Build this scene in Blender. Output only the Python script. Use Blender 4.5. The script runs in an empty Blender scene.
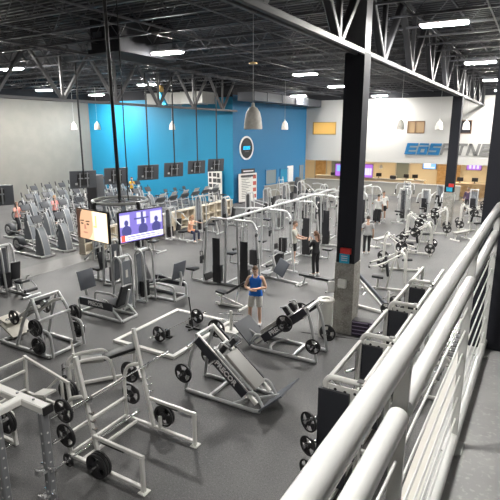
import bpy, bmesh, math, random
from mathutils import Vector as V, Matrix, Quaternion
rnd = random.Random(7)
PI = math.pi
sc = bpy.context.scene
COL = sc.collection

# ---------------------------------------------------------------- materials
def mat(name, col, rough=.5, metal=0., emit=None, es=1., noise=None, bump=0., spec=.5, coat=0.):
    m = bpy.data.materials.new(name); m.use_nodes = True
    nt = m.node_tree; b = nt.nodes['Principled BSDF']
    b.inputs['Base Color'].default_value = (*col, 1)
    b.inputs['Roughness'].default_value = rough
    b.inputs['Metallic'].default_value = metal
    b.inputs['Specular IOR Level'].default_value = spec
    b.inputs['Coat Weight'].default_value = coat
    if emit:
        b.inputs['Emission Color'].default_value = (*emit, 1)
        b.inputs['Emission Strength'].default_value = es
    if noise:                                   # list of (scale, second colour, low, high)
        tc = nt.nodes.new('ShaderNodeTexCoord'); prev = None
        for sca, c2, lo, hi in noise:
            n = nt.nodes.new('ShaderNodeTexNoise'); n.inputs['Scale'].default_value = sca
            n.inputs['Detail'].default_value = 3
            nt.links.new(tc.outputs['Object'], n.inputs['Vector'])
            r = nt.nodes.new('ShaderNodeMapRange')
            r.inputs['From Min'].default_value = lo; r.inputs['From Max'].default_value = hi
            nt.links.new(n.outputs['Fac'], r.inputs['Value'])
            x = nt.nodes.new('ShaderNodeMix'); x.data_type = 'RGBA'
            nt.links.new(r.outputs['Result'], x.inputs['Factor'])
            if prev is None: x.inputs['A'].default_value = (*col, 1)
            else: nt.links.new(prev, x.inputs['A'])
            x.inputs['B'].default_value = (*c2, 1)
            prev = x.outputs['Result']; last = n
        nt.links.new(prev, b.inputs['Base Color'])
        if bump:
            bp = nt.nodes.new('ShaderNodeBump'); bp.inputs['Strength'].default_value = bump
            bp.inputs['Distance'].default_value = .01
            nt.links.new(last.outputs['Fac'], bp.inputs['Height']); nt.links.new(bp.outputs['Normal'], b.inputs['Normal'])
    return m

M = {}
M['rubber_floor'] = mat('rubber_floor', (.072,.0725,.075), .6, noise=[(.45,(.112,.111,.111),.36,.66),(26,(.15,.15,.15),.54,.76),(70,(.20,.20,.198),.56,.70),(48,(.028,.028,.03),.56,.70)], bump=.15)
M['pale_path'] = mat('pale_path', (.13,.128,.124), .5, noise=[(45,(.2,.2,.195),.5,.7)])
M['lobby_floor'] = mat('lobby_floor', (.33,.29,.24), .4, noise=[(3,(.28,.24,.2),.4,.6)])
M['concrete_deck'] = mat('concrete_deck', (.36,.36,.355), .45, noise=[(2.5,(.28,.28,.28),.35,.65),(40,(.42,.42,.41),.55,.75)])
M['grey_paint'] = mat('grey_paint', (.235,.225,.205), .7, noise=[(1.2,(.22,.212,.194),.4,.6)])
M['blue_paint'] = mat('blue_paint', (.010,.235,.42), .6)
M['blue_paint_deep'] = mat('blue_paint_deep', (.025,.175,.36), .6)
M['white_paint'] = mat('white_paint', (.49,.485,.465), .7)
M['cream_paint'] = mat('cream_paint', (.72,.66,.54), .7)
M['wainscot'] = mat('wainscot', (.34,.33,.30), .6)
M['dark_paint'] = mat('dark_paint', (.02,.021,.026), .8)
M['deck_metal'] = mat('deck_metal', (.028,.030,.037), .6)
M['joist_paint'] = mat('joist_paint', (.075,.077,.088), .5)
M['truss_paint'] = mat('truss_paint', (.035,.036,.04), .5)
M['truss_light'] = mat('truss_light', (.13,.13,.135), .5)
M['duct'] = mat('duct', (.42,.42,.40), .45, .3)
M['duct_dark'] = mat('duct_dark', (.10,.11,.13), .5)
M['column_paint'] = mat('column_paint', (.018,.019,.025), .7, spec=.2)
M['column_grey'] = mat('column_grey', (.10,.10,.108), .6)
M['concrete'] = mat('concrete', (.36,.345,.315), .8, noise=[(4,(.22,.21,.19),.35,.65),(22,(.44,.425,.39),.5,.7)], bump=.3)
M['lamp'] = mat('lamp', (1,1,1), .5, emit=(1,.97,.92), es=310)
M['fill_rail'] = mat('fill_rail', (1,1,1), .5, emit=(1,.97,.92), es=130)
M['fill_left'] = mat('fill_left', (1,1,1), .5, emit=(1,.97,.92), es=50)
M['lamp_body'] = mat('lamp_body', (.5,.5,.5), .4)
M['silver'] = mat('silver', (.54,.55,.555), .33, .3)
M['silver_dark'] = mat('silver_dark', (.30,.31,.325), .38, .4)
M['white_metal'] = mat('white_metal', (.82,.815,.785), .35)
M['press_white'] = mat('press_white', (.60,.595,.57), .35)
M['rail_white'] = mat('rail_white', (.52,.525,.515), .28, coat=.3)
M['curb_white'] = mat('curb_white', (.46,.445,.41), .5)
M['chrome'] = mat('chrome', (.75,.75,.76), .18, .9)
M['black_iron'] = mat('black_iron', (.018,.018,.02), .42)
M['black_rubber'] = mat('black_rubber', (.02,.02,.022), .5)
M['black_vinyl'] = mat('black_vinyl', (.022,.023,.027), .42)
M['grey_vinyl'] = mat('grey_vinyl', (.34,.335,.32), .45)
M['panel_dark'] = mat('panel_dark', (.030,.032,.040), .45)
M['panel_slate'] = mat('panel_slate', (.10,.11,.13), .5)
M['shroud_grey'] = mat('shroud_grey', (.20,.215,.24), .4)
M['shroud_dark'] = mat('shroud_dark', (.06,.065,.075), .4)
M['screen_off'] = mat('screen_off', (.015,.016,.02), .2)
M['tan_board'] = mat('tan_board', (.52,.50,.44), .5)
M['wood'] = mat('wood', (.50,.34,.17), .5, noise=[(2.5,(.40,.25,.11),.4,.6)])
M['wood_pale'] = mat('wood_pale', (.66,.52,.34), .5)
M['letter_white'] = mat('letter_white', (.8,.8,.8), .5)
M['sign_blue'] = mat('sign_blue', (.0,.125,.30), .6)
M['sign_cyan'] = mat('sign_cyan', (.0,.45,.85), .4, emit=(.0,.45,.85), es=.6)
M['sign_grey'] = mat('sign_grey', (.17,.17,.166), .5, .2)
M['sign_edge'] = mat('sign_edge', (.15,.15,.15), .5)
M['paper'] = mat('paper', (.75,.74,.70), .7)
M['paper_dark'] = mat('paper_dark', (.06,.06,.065), .6)
M['paper_red'] = mat('paper_red', (.5,.12,.10), .6)
M['red_plastic'] = mat('red_plastic', (.62,.04,.035), .35)
M['blue_plastic'] = mat('blue_plastic', (.03,.42,.66), .35)
M['purple'] = mat('purple', (.035,.022,.05), .45)
M['stripe_lilac'] = mat('stripe_lilac', (.42,.36,.50), .5)
M['shelf_cream'] = mat('shelf_cream', (.62,.56,.46), .6)
M['can_white'] = mat('can_white', (.80,.79,.74), .35)
M['pend_shade'] = mat('pend_shade', (.85,.82,.76), .55, noise=[(9,(.70,.67,.61),.4,.65)])
M['brass'] = mat('brass', (.5,.33,.12), .35, .8)
M['amber_glass'] = mat('amber_glass', (.5,.3,.08), .3, emit=(1,.58,.16), es=.25)
M['brown_glass'] = mat('brown_glass', (.20,.14,.08), .25, emit=(.55,.36,.18), es=.25)
M['dark_glass'] = mat('dark_glass', (.04,.04,.045), .1)
M['frame_brown'] = mat('frame_brown', (.16,.09,.05), .5)
M['pane_grey'] = mat('pane_grey', (.22,.27,.29), .15)
M['door_pale'] = mat('door_pale', (.8,.8,.78), .5)
M['grass_mat'] = mat('grass_mat', (.062,.063,.066), .6, noise=[(50,(.14,.14,.14),.55,.7)])
def emat(n, c, s=1.): M[n] = mat(n, (.02,.02,.02), .4, emit=c, es=s)
emat('scr_beige', (.78,.55,.33), 1.0); emat('scr_pale', (.90,.74,.50), 1.0); emat('scr_skin', (.60,.36,.22), .9)
emat('scr_dark', (.06,.03,.02), .8); emat('scr_orange', (.85,.42,.08), .9); emat('scr_white', (.82,.84,1), 1.1)
emat('scr_violet', (.16,.13,.42), 1.0); emat('scr_navy', (.05,.05,.17), 1.0); emat('scr_lilac', (.50,.48,.85), 1.0)
emat('scr_red', (.8,.08,.05), 1.0); emat('scr_purple', (.28,.10,.45), 1.0); emat('scr_blue', (.15,.35,.8), 1.0)
emat('scr_lip', (.45,.20,.14), .8)

# ---------------------------------------------------------------- mesh builder
class G:
    def __init__(s): s.v = []; s.f = []
    def add(s, vs, fs):
        o = len(s.v); s.v += [V(v) for v in vs]; s.f += [tuple(i+o for i in f) for f in fs]; return s
    def box(s, c, d, R=None):
        c = V(c); x, y, z = d[0]/2, d[1]/2, d[2]/2
        vs = [V((a*x, b*y, e*z)) for e in (-1,1) for b in (-1,1) for a in (-1,1)]
        if R is not None: vs = [R @ v for v in vs]
        return s.add([v+c for v in vs], [(0,2,3,1),(4,5,7,6),(0,1,5,4),(2,6,7,3),(1,3,7,5),(0,4,6,2)])
    def bb(s, a, b):
        a = V(a); b = V(b)
        return s.box((a+b)/2, [abs(q) for q in (b-a)])
    def pad(s, c, d, R=None, r=.02):             # rounded upholstery / moulded block
        c = V(c); bm = bmesh.new(); bmesh.ops.create_cube(bm, size=1)
        for v in bm.verts: v.co = V((v.co.x*d[0], v.co.y*d[1], v.co.z*d[2]))
        bmesh.ops.bevel(bm, geom=bm.edges[:], offset=min(r, .45*min(d)), segments=2, affect='EDGES', profile=.6)
        vs = [(R @ v.co if R is not None else v.co)+c for v in bm.verts]
        bm.verts.index_update()
        fs = [tuple(v.index for v in f.verts) for f in bm.faces]; bm.free()
        return s.add(vs, fs)
    def beam(s, p, q, w=.06, h=None, up=(0,0,1)):  # rectangular section with eased edges
        p = V(p); q = V(q); h = h or w; d = (q-p).normalized(); up = V(up)
        if abs(d.dot(up)) > .97: up = V((1,0,0)) if abs(d.x) < .9 else V((0,1,0))
        x = d.cross(up).normalized(); y = x.cross(d)
        c = min(w, h)*.14; a, b = w/2, h/2
        sec = [(a-c,-b),(a,-b+c),(a,b-c),(a-c,b),(-a+c,b),(-a,b-c),(-a,-b+c),(-a+c,-b)]
        vs = [e+x*i+y*j for e in (p,q) for i, j in sec]
        fs = [(i,(i+1)%8,(i+1)%8+8,i+8) for i in range(8)]+[tuple(range(7,-1,-1)), tuple(range(8,16))]
        return s.add(vs, fs)
    def tube(s, pts, r=.03, seg=10, bend=0, closed=False):
        pts = [V(p) for p in pts]
        if bend and len(pts) > 2:
            o = [pts[0]]
            for i in range(1, len(pts)-1):
                a, b, c = pts[i-1], pts[i], pts[i+1]
                k = min(bend, (a-b).length*.48, (c-b).length*.48)
                A = b+(a-b).normalized()*k; B = b+(c-b).normalized()*k
                for t in (0,.25,.5,.75,1): o.append(A*(1-t)**2+b*2*t*(1-t)+B*t*t)
            o.append(pts[-1]); pts = o
        n = len(pts); vs = []; x = None
        for i, p in enumerate(pts):
            if closed: t = pts[(i+1)%n]-pts[i-1]
            else: t = pts[min(i+1,n-1)]-pts[max(i-1,0)]
            t = t.normalized()
            if x is None: x = t.orthogonal().normalized()
            x = (x-t*x.dot(t)).normalized(); y = t.cross(x)
            vs += [p+(x*math.cos(2*PI*k/seg)+y*math.sin(2*PI*k/seg))*r for k in range(seg)]
        fs = [(i*seg+k, i*seg+(k+1)%seg, ((i+1)%n)*seg+(k+1)%seg, ((i+1)%n)*seg+k) for i in range(n if closed else n-1) for k in range(seg)]
        if not closed: fs += [tuple(range(seg-1,-1,-1)), tuple((n-1)*seg+k for k in range(seg))]
        return s.add(vs, fs)
    def cyl(s, p, q, r, seg=14): return s.tube([p,q], r, seg)
    def lathe(s, p, axis, prof, seg=20, closed=False):   # prof: (radius, height along axis)
        p = V(p); a = V(axis).normalized(); x = a.orthogonal().normalized(); y = a.cross(x); n = len(prof)
        vs = [p+a*h+(x*math.cos(2*PI*k/seg)+y*math.sin(2*PI*k/seg))*r for r, h in prof for k in range(seg)]
        fs = [(i*seg+k, i*seg+(k+1)%seg, ((i+1)%n)*seg+(k+1)%seg, ((i+1)%n)*seg+k) for i in range(n if closed else n-1) for k in range(seg)]
        if not closed:
            if prof[0][0] > 1e-4: fs.append(tuple(range(seg-1,-1,-1)))
            if prof[-1][0] > 1e-4: fs.append(tuple((n-1)*seg+k for k in range(seg)))
        return s.add(vs, fs)
    def prism(s, poly, e):                       # planar outline (3D points) thickened by vector e
        poly = [V(p) for p in poly]; e = V(e); n = len(poly)
        return s.add(poly+[p+e for p in poly], [tuple(range(n-1,-1,-1)), tuple(range(n,2*n))]+[(i,(i+1)%n,(i+1)%n+n,i+n) for i in range(n)])

def mk(name, g, m, smooth=True):
    me = bpy.data.meshes.new(name); me.from_pydata([tuple(v) for v in g.v], [], g.f)
    bm = bmesh.new(); bm.from_mesh(me); bmesh.ops.recalc_face_normals(bm, faces=bm.faces[:]); bm.to_mesh(me); bm.free()
    me.materials.append(M[m] if isinstance(m, str) else m)
    if smooth: me.shade_smooth(); me.set_sharp_from_angle(angle=math.radians(38))
    return me
def P(name, g, m, parent=None, smooth=True, label=None):
    o = bpy.data.objects.new(name, mk(name, g, m, smooth)); COL.objects.link(o)
    if parent: o.parent = parent
    if label: o['label'] = label
    return o
def also(o, g, m):                              # surface detail in a second material on the same mesh
    me = o.data; k = len(me.materials); me.materials.append(M[m])
    bm = bmesh.new(); bm.from_mesh(me); vs = [bm.verts.new(v) for v in g.v]
    for f in g.f:
        try: fc = bm.faces.new([vs[i] for i in f]); fc.material_index = k
        except ValueError: pass
    bm.to_mesh(me); bm.free(); return o
def T(name, label, cat, loc=(0,0,0), rz=0, group=None):
    o = bpy.data.objects.new(name, None); COL.objects.link(o); o.empty_display_size = .1
    o.location = loc; o.rotation_euler = (0,0,math.radians(rz)); o['label'] = label; o['category'] = cat
    if group: o['group'] = group
    return o
def tag(o, label, cat, group=None):
    o['label'] = label; o['category'] = cat
    if group: o['group'] = group
    return o
def S(name, g, m, parent=None, smooth=False):
    o = P(name, g, m, parent, smooth)
    if not parent: o['kind'] = 'structure'
    return o
KIDS = {}
def kids(o):
    return [c for c in COL.objects if c.parent == o]
def dup(root, loc, rz=None, label=None, group=None, name=None, rot=None):
    r = root.copy(); COL.objects.link(r); r.location = loc
    if rz is not None: r.rotation_euler = (0,0,math.radians(rz))
    if rot is not None: r.rotation_euler = rot
    if label: r['label'] = label
    if group: r['group'] = group
    if root.name not in KIDS: KIDS[root.name] = [(c, kids(c)) for c in kids(root)]
    for c, gs in KIDS[root.name]:
        d = c.copy(); COL.objects.link(d); d.parent = r
        for q in gs:
            e = q.copy(); COL.objects.link(e); e.parent = d
    return r
def text_mesh(body, size, extrude=.004, off=0., shear=0., spacing=1.):
    c = bpy.data.curves.new('lettering', 'FONT'); c.body = body; c.size = size; c.extrude = extrude
    c.offset = off; c.shear = shear; c.align_x = 'CENTER'; c.align_y = 'CENTER'; c.resolution_u = 3; c.space_character = spacing
    o = bpy.data.objects.new('lettering', c); COL.objects.link(o)
    dg = bpy.context.evaluated_depsgraph_get(); me = bpy.data.meshes.new_from_object(o.evaluated_get(dg))
    bpy.data.objects.remove(o); bpy.data.curves.remove(c)
    return me
def text(name, body, size, m, parent, loc, xdir, ydir, **k):
    me = text_mesh(body, size, **k); me.materials.clear(); me.materials.append(M[m])
    x = V(xdir).normalized(); y = V(ydir).normalized(); z = x.cross(y)
    R = Matrix((x,y,z)).transposed().to_4x4(); R.translation = V(loc); me.transform(R)
    o = bpy.data.objects.new(name, me); COL.objects.link(o); o.parent = parent
    return o
def Rx(a): return Matrix.Rotation(math.radians(a), 3, 'X')
def Ry(a): return Matrix.Rotation(math.radians(a), 3, 'Y')
def Rz(a): return Matrix.Rotation(math.radians(a), 3, 'Z')
ORD = ['first','second','third','fourth','fifth','sixth','seventh','eighth','ninth','tenth','eleventh','twelfth','thirteenth','fourteenth']
# ================================================================ the setting
H = 5.7
XL, YA, XB, YB = -36., 33., -20.5, 44.3     # alcove left wall, blue end wall, blue side wall, white back wall
TOP = 9.75
def xb(y): return XB+1.2*(y-YA)/(YB-YA)              # the blue side wall runs slightly askew
def sw(g, y0, y1, z0, z1, d0, d1): return g.prism([(xb(y0)+d0,y0,z0),(xb(y1)+d0,y1,z0),(xb(y1)+d1,y1,z0),(xb(y0)+d1,y0,z0)], (0,0,z1-z0))
S('floor', G().bb((XL-.2,-4,-.1),(6,YB,0)), 'rubber_floor')
S('floor_lobby', G().bb((-30,YB,-.1),(6,58,0)), 'lobby_floor')
S('floor_path', G().prism([(-18.3,7.0,0),(-16.9,7.0,0),(-16.9,17.5,0),(-18.3,17.5,0)], (0,0,.006)), 'pale_path')
S('wall_left', G().bb((XL-.2,-4,0),(XL,YA+.2,8.15)), 'grey_paint')
S('wall_end', G().bb((XL,YA,0),(XB,YA+.2,8.15)), 'blue_paint')
S('wall_side', sw(G(),YA+.02,YB,0,8.3,-.4,0), 'blue_paint_deep')
g = sw(G(),37.3,YB,0,.98,0,.10); S('wall_wainscot', g, 'wainscot')
S('trim_1', sw(G(),37.3,YB,.98,1.04,0,.14), 'white_paint')
# upper walls above the paint line are dark like the deck
S('wall_upper_left', G().bb((XL-.2,-4,8.15),(XL,YA+.2,TOP)), 'dark_paint')
S('wall_upper_end', G().bb((XL,YA,8.15),(XB,YA+.2,TOP)), 'dark_paint')
S('wall_upper_side', sw(G(),YA+.02,YB,8.3,TOP,-.4,0), 'dark_paint')
S('wall_upper_back', G().bb((XB-.2,YB,8.35),(6,YB+.3,TOP)), 'dark_paint')
S('wall_right', G().bb((6,-4,0),(6.2,58,TOP)), 'white_paint')
S('wall_front', G().bb((XL-.2,-4.2,0),(6,-4,TOP)), 'grey_paint')
# white wall over the lobby with its three window openings
WX = [(-18.62,-16.3,5.28,6.42),(-9.9,-8.45,5.42,6.45),(-5.85,-4.80,5.40,6.48)]
g = G(); x = XB-.2; zb, zt = 2.9, 8.35
for a, b, c, d in WX:
    g.bb((x,YB,zb),(a,YB+.3,zt)); g.bb((a,YB,zb),(b,YB+.3,c)); g.bb((a,YB,d),(b,YB+.3,zt)); x = b
g.bb((x,YB,zb),(6,YB+.3,zt)); S('wall_back', g, 'white_paint')
for i, ((a,b,c,d), fm, pm) in enumerate(zip(WX, ('brass','frame_brown','frame_brown'), ('amber_glass','brown_glass','dark_glass'))):
    w = 0.07
    fr = G()
    for p, q in (((a,c),(b,c+w)),((a,d-w),(b,d)),((a,c),(a+w,d)),((b-w,c),(b,d))):
        fr.bb((p[0],YB-.02,p[1]),(q[0],YB+.12,q[1]))
    if i == 1: fr.bb((a+.62,YB+.0,c),(a+.70,YB+.1,d))
    o = S('window_%d' % (i+1), fr, fm); P('pane', G().bb((a+w,YB+.08,c+w),(b-w,YB+.11,d-w)), pm, o, False)
# lobby behind the opening
S('wall_lobby', G().bb((-30,54,0),(6,54.2,2.9)), 'cream_paint')
S('ceiling_lobby', G().bb((-30,YB+.3,2.9),(6,54.2,3.0)), 'white_paint')
S('wall_lobby_left', G().bb((-26,YB+.3,0),(-25.8,54,2.9)), 'cream_paint')
S('wall_low', G().bb((-19.15,YB-.1,0),(-5.2,YB+.12,1.12)), 'wainscot')
S('trim_2', G().bb((-19.1,YB-.16,1.12),(-5.2,YB+.18,1.17)), 'white_paint')
# openings in the blue side wall
for i, (y0, y1, z0, z1, kind) in enumerate([(36.95+.5,39.2,1.05,2.4,'w'),(39.75,41.1,1.05,2.35,'w')]):
    f = G()
    for p, q in (((y0,z0),(y1,z0+.08)),((y0,z1-.08),(y1,z1)),((y0,z0),(y0+.08,z1)),((y1-.08,z0),(y1,z1))): sw(f,p[0],q[0],p[1],q[1],0,.06)
    o = S('window_%d' % (i+4), f, 'blue_paint_deep'); P('pane', sw(G(),y0+.08,y1-.08,z0+.08,z1-.08,0,.02), 'pane_grey' if i == 0 else 'blue_paint', o, False)
# columns
def column(x, y, w, h=2.1, top=7.6):
    g = G().box((x,y,h/2),(w+.04,w+.04,h)); o = S('column', g, 'concrete')
    P('cladding', G().box((x,y,(h+top)/2),(w,w,top-h)), 'column_paint', o, False)
    P('upper_shaft', G().box((x,y,(top+TOP)/2),(w-.04,w-.04,TOP-top)), 'column_grey', o, False)
    return o
column(-4.27, 13.0, .52); column(-4.27, 31.4, .52)
# mezzanine walkway the picture is taken from
ZF = 4.12
S('floor_mezzanine', G().bb((-.27,-4,ZF-.25),(6,7,ZF)), 'concrete_deck')
S('trim_3', G().bb((-.35,-4,ZF-.34),(-.27,7,ZF+.0)), 'curb_white')
g = G().bb((-.285,3.79,ZF),(.32,4.40,TOP)); S('column_mezzanine', g, 'column_paint')
S('trim_4', G().prism([(-5.3,12.22,0),(-3.4,12.60,0),(-3.4,12.62,0),(-5.3,12.24,0)],(0,0,.012)), 'black_rubber')
# roof deck, joists and girders
g = G()
n = 0
y = -4.
prof = []
while y < 46:
    prof += [(y,TOP),(y+.09,TOP),(y+.13,TOP+.05),(y+.27,TOP+.05)]; y += .31
prof.append((46,TOP))
vs = [V((x,a,b)) for x in (XL-.2,6.2) for a, b in prof]; N = len(prof)
g.add(vs, [(i,i+1,i+1+N,i+N) for i in range(N-1)]); S('ceiling', g, 'deck_metal')
def joist(y, x0, x1, zt=9.6, zb=8.86, m='joist_paint'):
    g = G()
    g.beam((x0,y-.035,zt),(x1,y-.035,zt),.05,.05); g.beam((x0,y+.035,zt),(x1,y+.035,zt),.05,.05)
    g.beam((x0,y,zb),(x1,y,zb),.10,.055)
    x = x0; k = 0; st = .62
    while x < x1-.01:
        a, b = (zt, zb) if k % 2 == 0 else (zb, zt)
        g.beam((x,y,a),(min(x+st,x1),y,b),.028); x += st; k += 1
    return S('ceiling_joist', g, m)
y = 1.2
while y < 44:
    joist(y, XL, -20.2, 9.5, 8.75); joist(y+.12, -20.0, -4.2); joist(y, -4.1, 6.0); y += 1.77
def girder(x, z0, z1, y0, y1, st, w, ph=0., m='truss_paint'):
    g = G()
    for zz, hh in ((z0,.13),(z1,.16)):
        g.beam((x-.09,y0,zz),(x-.09,y1,zz),.09,hh); g.beam((x+.09,y0,zz),(x+.09,y1,zz),.09,hh)
    y = y0+ph; k = 0
    while y < y1-.1:
        h = min(y+st/2, y1); e = min(y+st, y1)
        g.beam((x,y,z1),(x,h,z0),w, w*.8); g.beam((x,h,z0),(x,e,z1),w,w*.8)
        g.beam((x,h,z0),(x,h,z1),w*.7); y += st
    return S('roof_girder', g, m)
girder(-4.15, 7.6, 9.5, -4, YB, 3.68, .19, 2.28)
girder(-20.2, 7.1, 9.4, -4, YA, 3.54, .17, 1.5, 'truss_light')
# cross bridging under the joists
g = G()
for x in (-33,-29.5,-26,-23,-17.5,-14.5,-11.5,-8.,-1.5): g.beam((x,0,8.80),(x,YB if x > XB else YA,8.80),.035)
S('joist_bridging', g, 'joist_paint')
# sprinkler mains
g = G()
for x in (-16,-10,-6.3): g.tube([(x,0,8.62),(x,YB,8.62)], .035, 8)
S('sprinkler_pipe', g, 'joist_paint')
# ducts
o = S('ceiling_duct', G().bb((-26,29.6,7.55),(-20.9,31.2,8.35)), 'duct')
g = G()
for x in (-25.2,-24.0,-22.8,-21.6): g.bb((x,29.57,7.50),(x+.05,31.23,8.40))
P('flange', g, 'duct', o, False)
o = S('ceiling_duct', G().bb((-19.2,31.6,7.75),(-17.8,44.2,8.35)), 'duct_dark')
g = G()
for y in (33.5,36.,38.5,41.): g.bb((-19.25,y,7.7),(-17.75,y+.06,8.4))
P('flange', g, 'duct_dark', o, False)
t = T('air_handler', 'big grey box shaped air unit hanging under the roof joists', 'air handler', (-14.15,15.5,8.45))
P('housing', G().bb((-.72,-1.5,.12),(.72,1.5,1.25)), 'dark_paint', t, False)
P('skirt', G().bb((-.80,-1.6,0),(.80,1.6,.14)), 'dark_paint', t, False)
P('grille', G().bb((-.6,-1.515,.55),(-.15,-1.48,.75)), 'duct_dark', t, False)
t = T('duct_sock', 'short blue and copper hose hanging under the roof at the blue wall', 'hose', (-21.3,25.6,7.5))
P('sleeve', G().lathe((0,0,.5),(0,0,1),[(.13,0),(.20,.1),(.19,.35),(.15,.45)],12), 'brass', t)
P('hose', G().tube([(0,0,.55),(.05,.02,.2),(.2,.05,-.1),(.35,.05,-.3)], .16, 10), 'blue_paint', t)
P('hanger', G().tube([(0,0,.9),(0,0,2.1)], .02, 6), 'joist_paint', t)

# high bay lamps
LP = [(-2.6,15.1),(-2.55,24.2),(-2.6,32.8),(-12.4,15.4),(-10.9,24.7),(-12.0,32.6),(-12.1,43.),(-22.05,15.7),(-22.1,34.6 if False else 25.2),(-31.7,25.0),(-32.0,30.3),(-31.5,15.7),
      (-12.4,6.6),(-1.75,1.6),(-2.6,41.5),(-18.0,39.5)]  # first two: unseen lamps added to brighten the left foreground and the railing
WHERE = ['over the right aisle, largest and nearest','over the right aisle, second back','over the right aisle, third back','above the hack squats left of the bell pendant',
 'over the cable station, right of the bell pendant','beside the near column, behind the cable station','in front of the white back wall','at the far left over the treadmills','over the end of the treadmill row',
 'in the alcove, before the grey wall','in the alcove, before the blue wall','in the alcove, nearest the grey wall','added unseen over the left foreground racks','added unseen over the walkway railing','at the white wall right of the far column','beside the blue side wall']
for i, (x, y) in enumerate(LP):
    t = T('ceiling_lamp', 'flat bright high bay lamp '+WHERE[i], 'lamp', (x,y,8.50), 0)
    P('housing', G().pad((0,0,.04),(1.26,.48,.07)), 'lamp_body', t)
    P('diffuser', G().box((0,0,-.012),(1.18,.40,.03)), 'fill_left' if x < -12 and y < 7 else 'fill_rail' if y < 7 else 'lamp', t, False)
    for s in (-.5,.5): P('hanger', G().tube([(s,0,.07),(s,0,.40)], .008, 6), 'joist_paint', t)
# lobby ceiling lamps
for i, x in enumerate((-21,-15.5,-10.5,-6.2,-1.5)):
    t = T('ceiling_downlight', 'small round ceiling lamp in the lobby, %s from the left' % ORD[i], 'lamp', (x,49.2,2.86))
    P('diffuser', G().lathe((0,0,0),(0,0,1),[(.3,-.02),(.33,.0),(.33,.04)],20), mat('lobby_glow%d' % i,(1,1,1),.5,emit=(1,.80,.52),es=110), t)
# pendants
def pendant(x, y, z, s, label, zt=8.8):
    t = T('bell_pendant', label, 'pendant lamp', (x,y,z))
    P('lamp_shade', G().lathe((0,0,0),(0,0,1),[(.235*s,0),(.25*s,.02*s),(.245*s,.10*s),(.225*s,.28*s),(.19*s,.44*s),(.12*s,.55*s),(.045*s,.60*s),(.04*s,.68*s),(.02*s,.70*s)],28), 'pend_shade', t)
    P('inner', G().lathe((0,0,-.003),(0,0,1),[(.0,.05*s),(.2*s,.02*s),(.232*s,0)],24), 'dark_paint', t)
    P('cord', G().tube([(0,0,.68*s),(0,0,zt-z)], .008 if s < 1.2 else .007, 6), 'lamp_body', t)
    return t
p = pendant(-6.8,12.0,5.72,1.0,'large white bell pendant hanging nearest, in the middle of the hall')
P('ceiling_rose', G().lathe((0,0,1.68),(0,0,1),[(.11,0),(.11,.03),(.02,.06)],16), 'brass', p)
for x, y, l in ((-31.5,27.3,'small white bell pendant before the corner of the grey wall'),(-29.3,27.6,'small white bell pendant at the left end of the blue wall'),
                (-24.,30.,'small white bell pendant under the grey duct at the blue wall'),(-14.7,30.2,'small white bell pendant right of the round wall logo'),
                (-7.1,30.,'small white bell pendant left of the back wall lettering'),(-5.45,33.,'small white bell pendant above the blue letters'),(-4.15,35.2,'small white bell pendant right of the far column')):
    pendant(x, y, 5.72, .92, l)
for x, l in ((-12.3,'tiny white pendant over the lobby counter left of the blue letters'),(-15.6,'tiny white pendant over the lobby counter by the near column')):
    pendant(x, 45.6, 2.25, .6, l, 2.9)
# ================================================================ railing of the walkway
RX = -.2
t = T('guard_railing', 'white tubular guard railing with thin cables along the walkway', 'railing', (-.236,0,ZF), -.9)
POST = [-1.3,-.1,1.13,2.42,3.68]
P('top_rail', G().tube([(0,-2.5,1.07),(0,3.78,1.07)], .027, 20), 'rail_white', t)
for a, b in zip(POST[:-1], POST[1:]):
    P('middle_rail', G().tube([(0,a+.02,.90),(0,b-.02,.895)], .027, 18), 'rail_white', t)
for y in POST:
    g = G().box((0,y,.53),(.036,.016,1.05)); g.box((0,y,.006),(.10,.12,.012))
    P('post', g, 'rail_white', t)
for k in range(6):
    P('cable', G().tube([(0,-2.5,.17+k*.118),(0,3.78,.17+k*.118)], .0045, 8), 'rail_white', t)
P('toe_rail', G().tube([(0,-2.5,.06),(0,3.78,.06)], .026, 14), 'rail_white', t)
# ================================================================ signs, boards and screens
def para(x, z, w, h, sh, u0, v0, u1, v1):
    """corner list of a slanted block inside a letter cell of size w x h"""
    return [(x+u*w+v*h*sh, z+v*h) for u, v in ((u0,v0),(u1,v0),(u1,v1),(u0,v1))]
def block_letters(name, label, cat, specs, y, mtl, mtl_edge, x, z, w, h, gap, sh=.22, out=None):
    t = T(name, label, cat, (x,y,z))
    cx = 0
    for ch, wd in specs:
        g = G(); rects, polys = LET[ch]
        for r in rects: g.prism([(a,0,b) for a, b in para(cx,0,wd,h,sh,*r)], (0,-.09,0))
        for pl in polys: g.prism([(cx+u*wd+v*h*sh,0,v*h) for u, v in pl], (0,-.09,0))
        P('letter', g, mtl, t, False)
        cx += wd+gap
    return t
LET = {
 'E': ([(0,0,.30,1),(.3,0,1,.24),(.3,.385,.94,.615),(.3,.76,1,1)],[]),
 'o': ([(0,0,.3,.70),(.7,0,1,.70),(.3,0,.7,.2),(.3,.50,.7,.70),(.05,.82,.95,1.0)],[]),
 'S': ([(0,0,1,.24),(.7,.24,1,.40),(0,.385,1,.615),(0,.60,.3,.78),(0,.76,1,1)],[]),
 'F': ([(0,0,.26,1),(.26,.4,.85,.6),(.26,.8,1,1)],[]),
 'I': ([(0,0,1,1)],[]),
 'T': ([(.36,0,.64,.8),(0,.8,1,1)],[]),
 'N': ([(0,0,.25,1),(.75,0,1,1)],[[(.25,1),(.0,1),(.70,0),(1,0)]]),
}
block_letters('wall_lettering', 'big blue slanted letters on the white back wall', 'sign', [('E',.92),('o',.82),('S',.88)], YB, 'sign_blue', None, -9.98, 3.66, 1, .95, .0+.10, .22)
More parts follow.
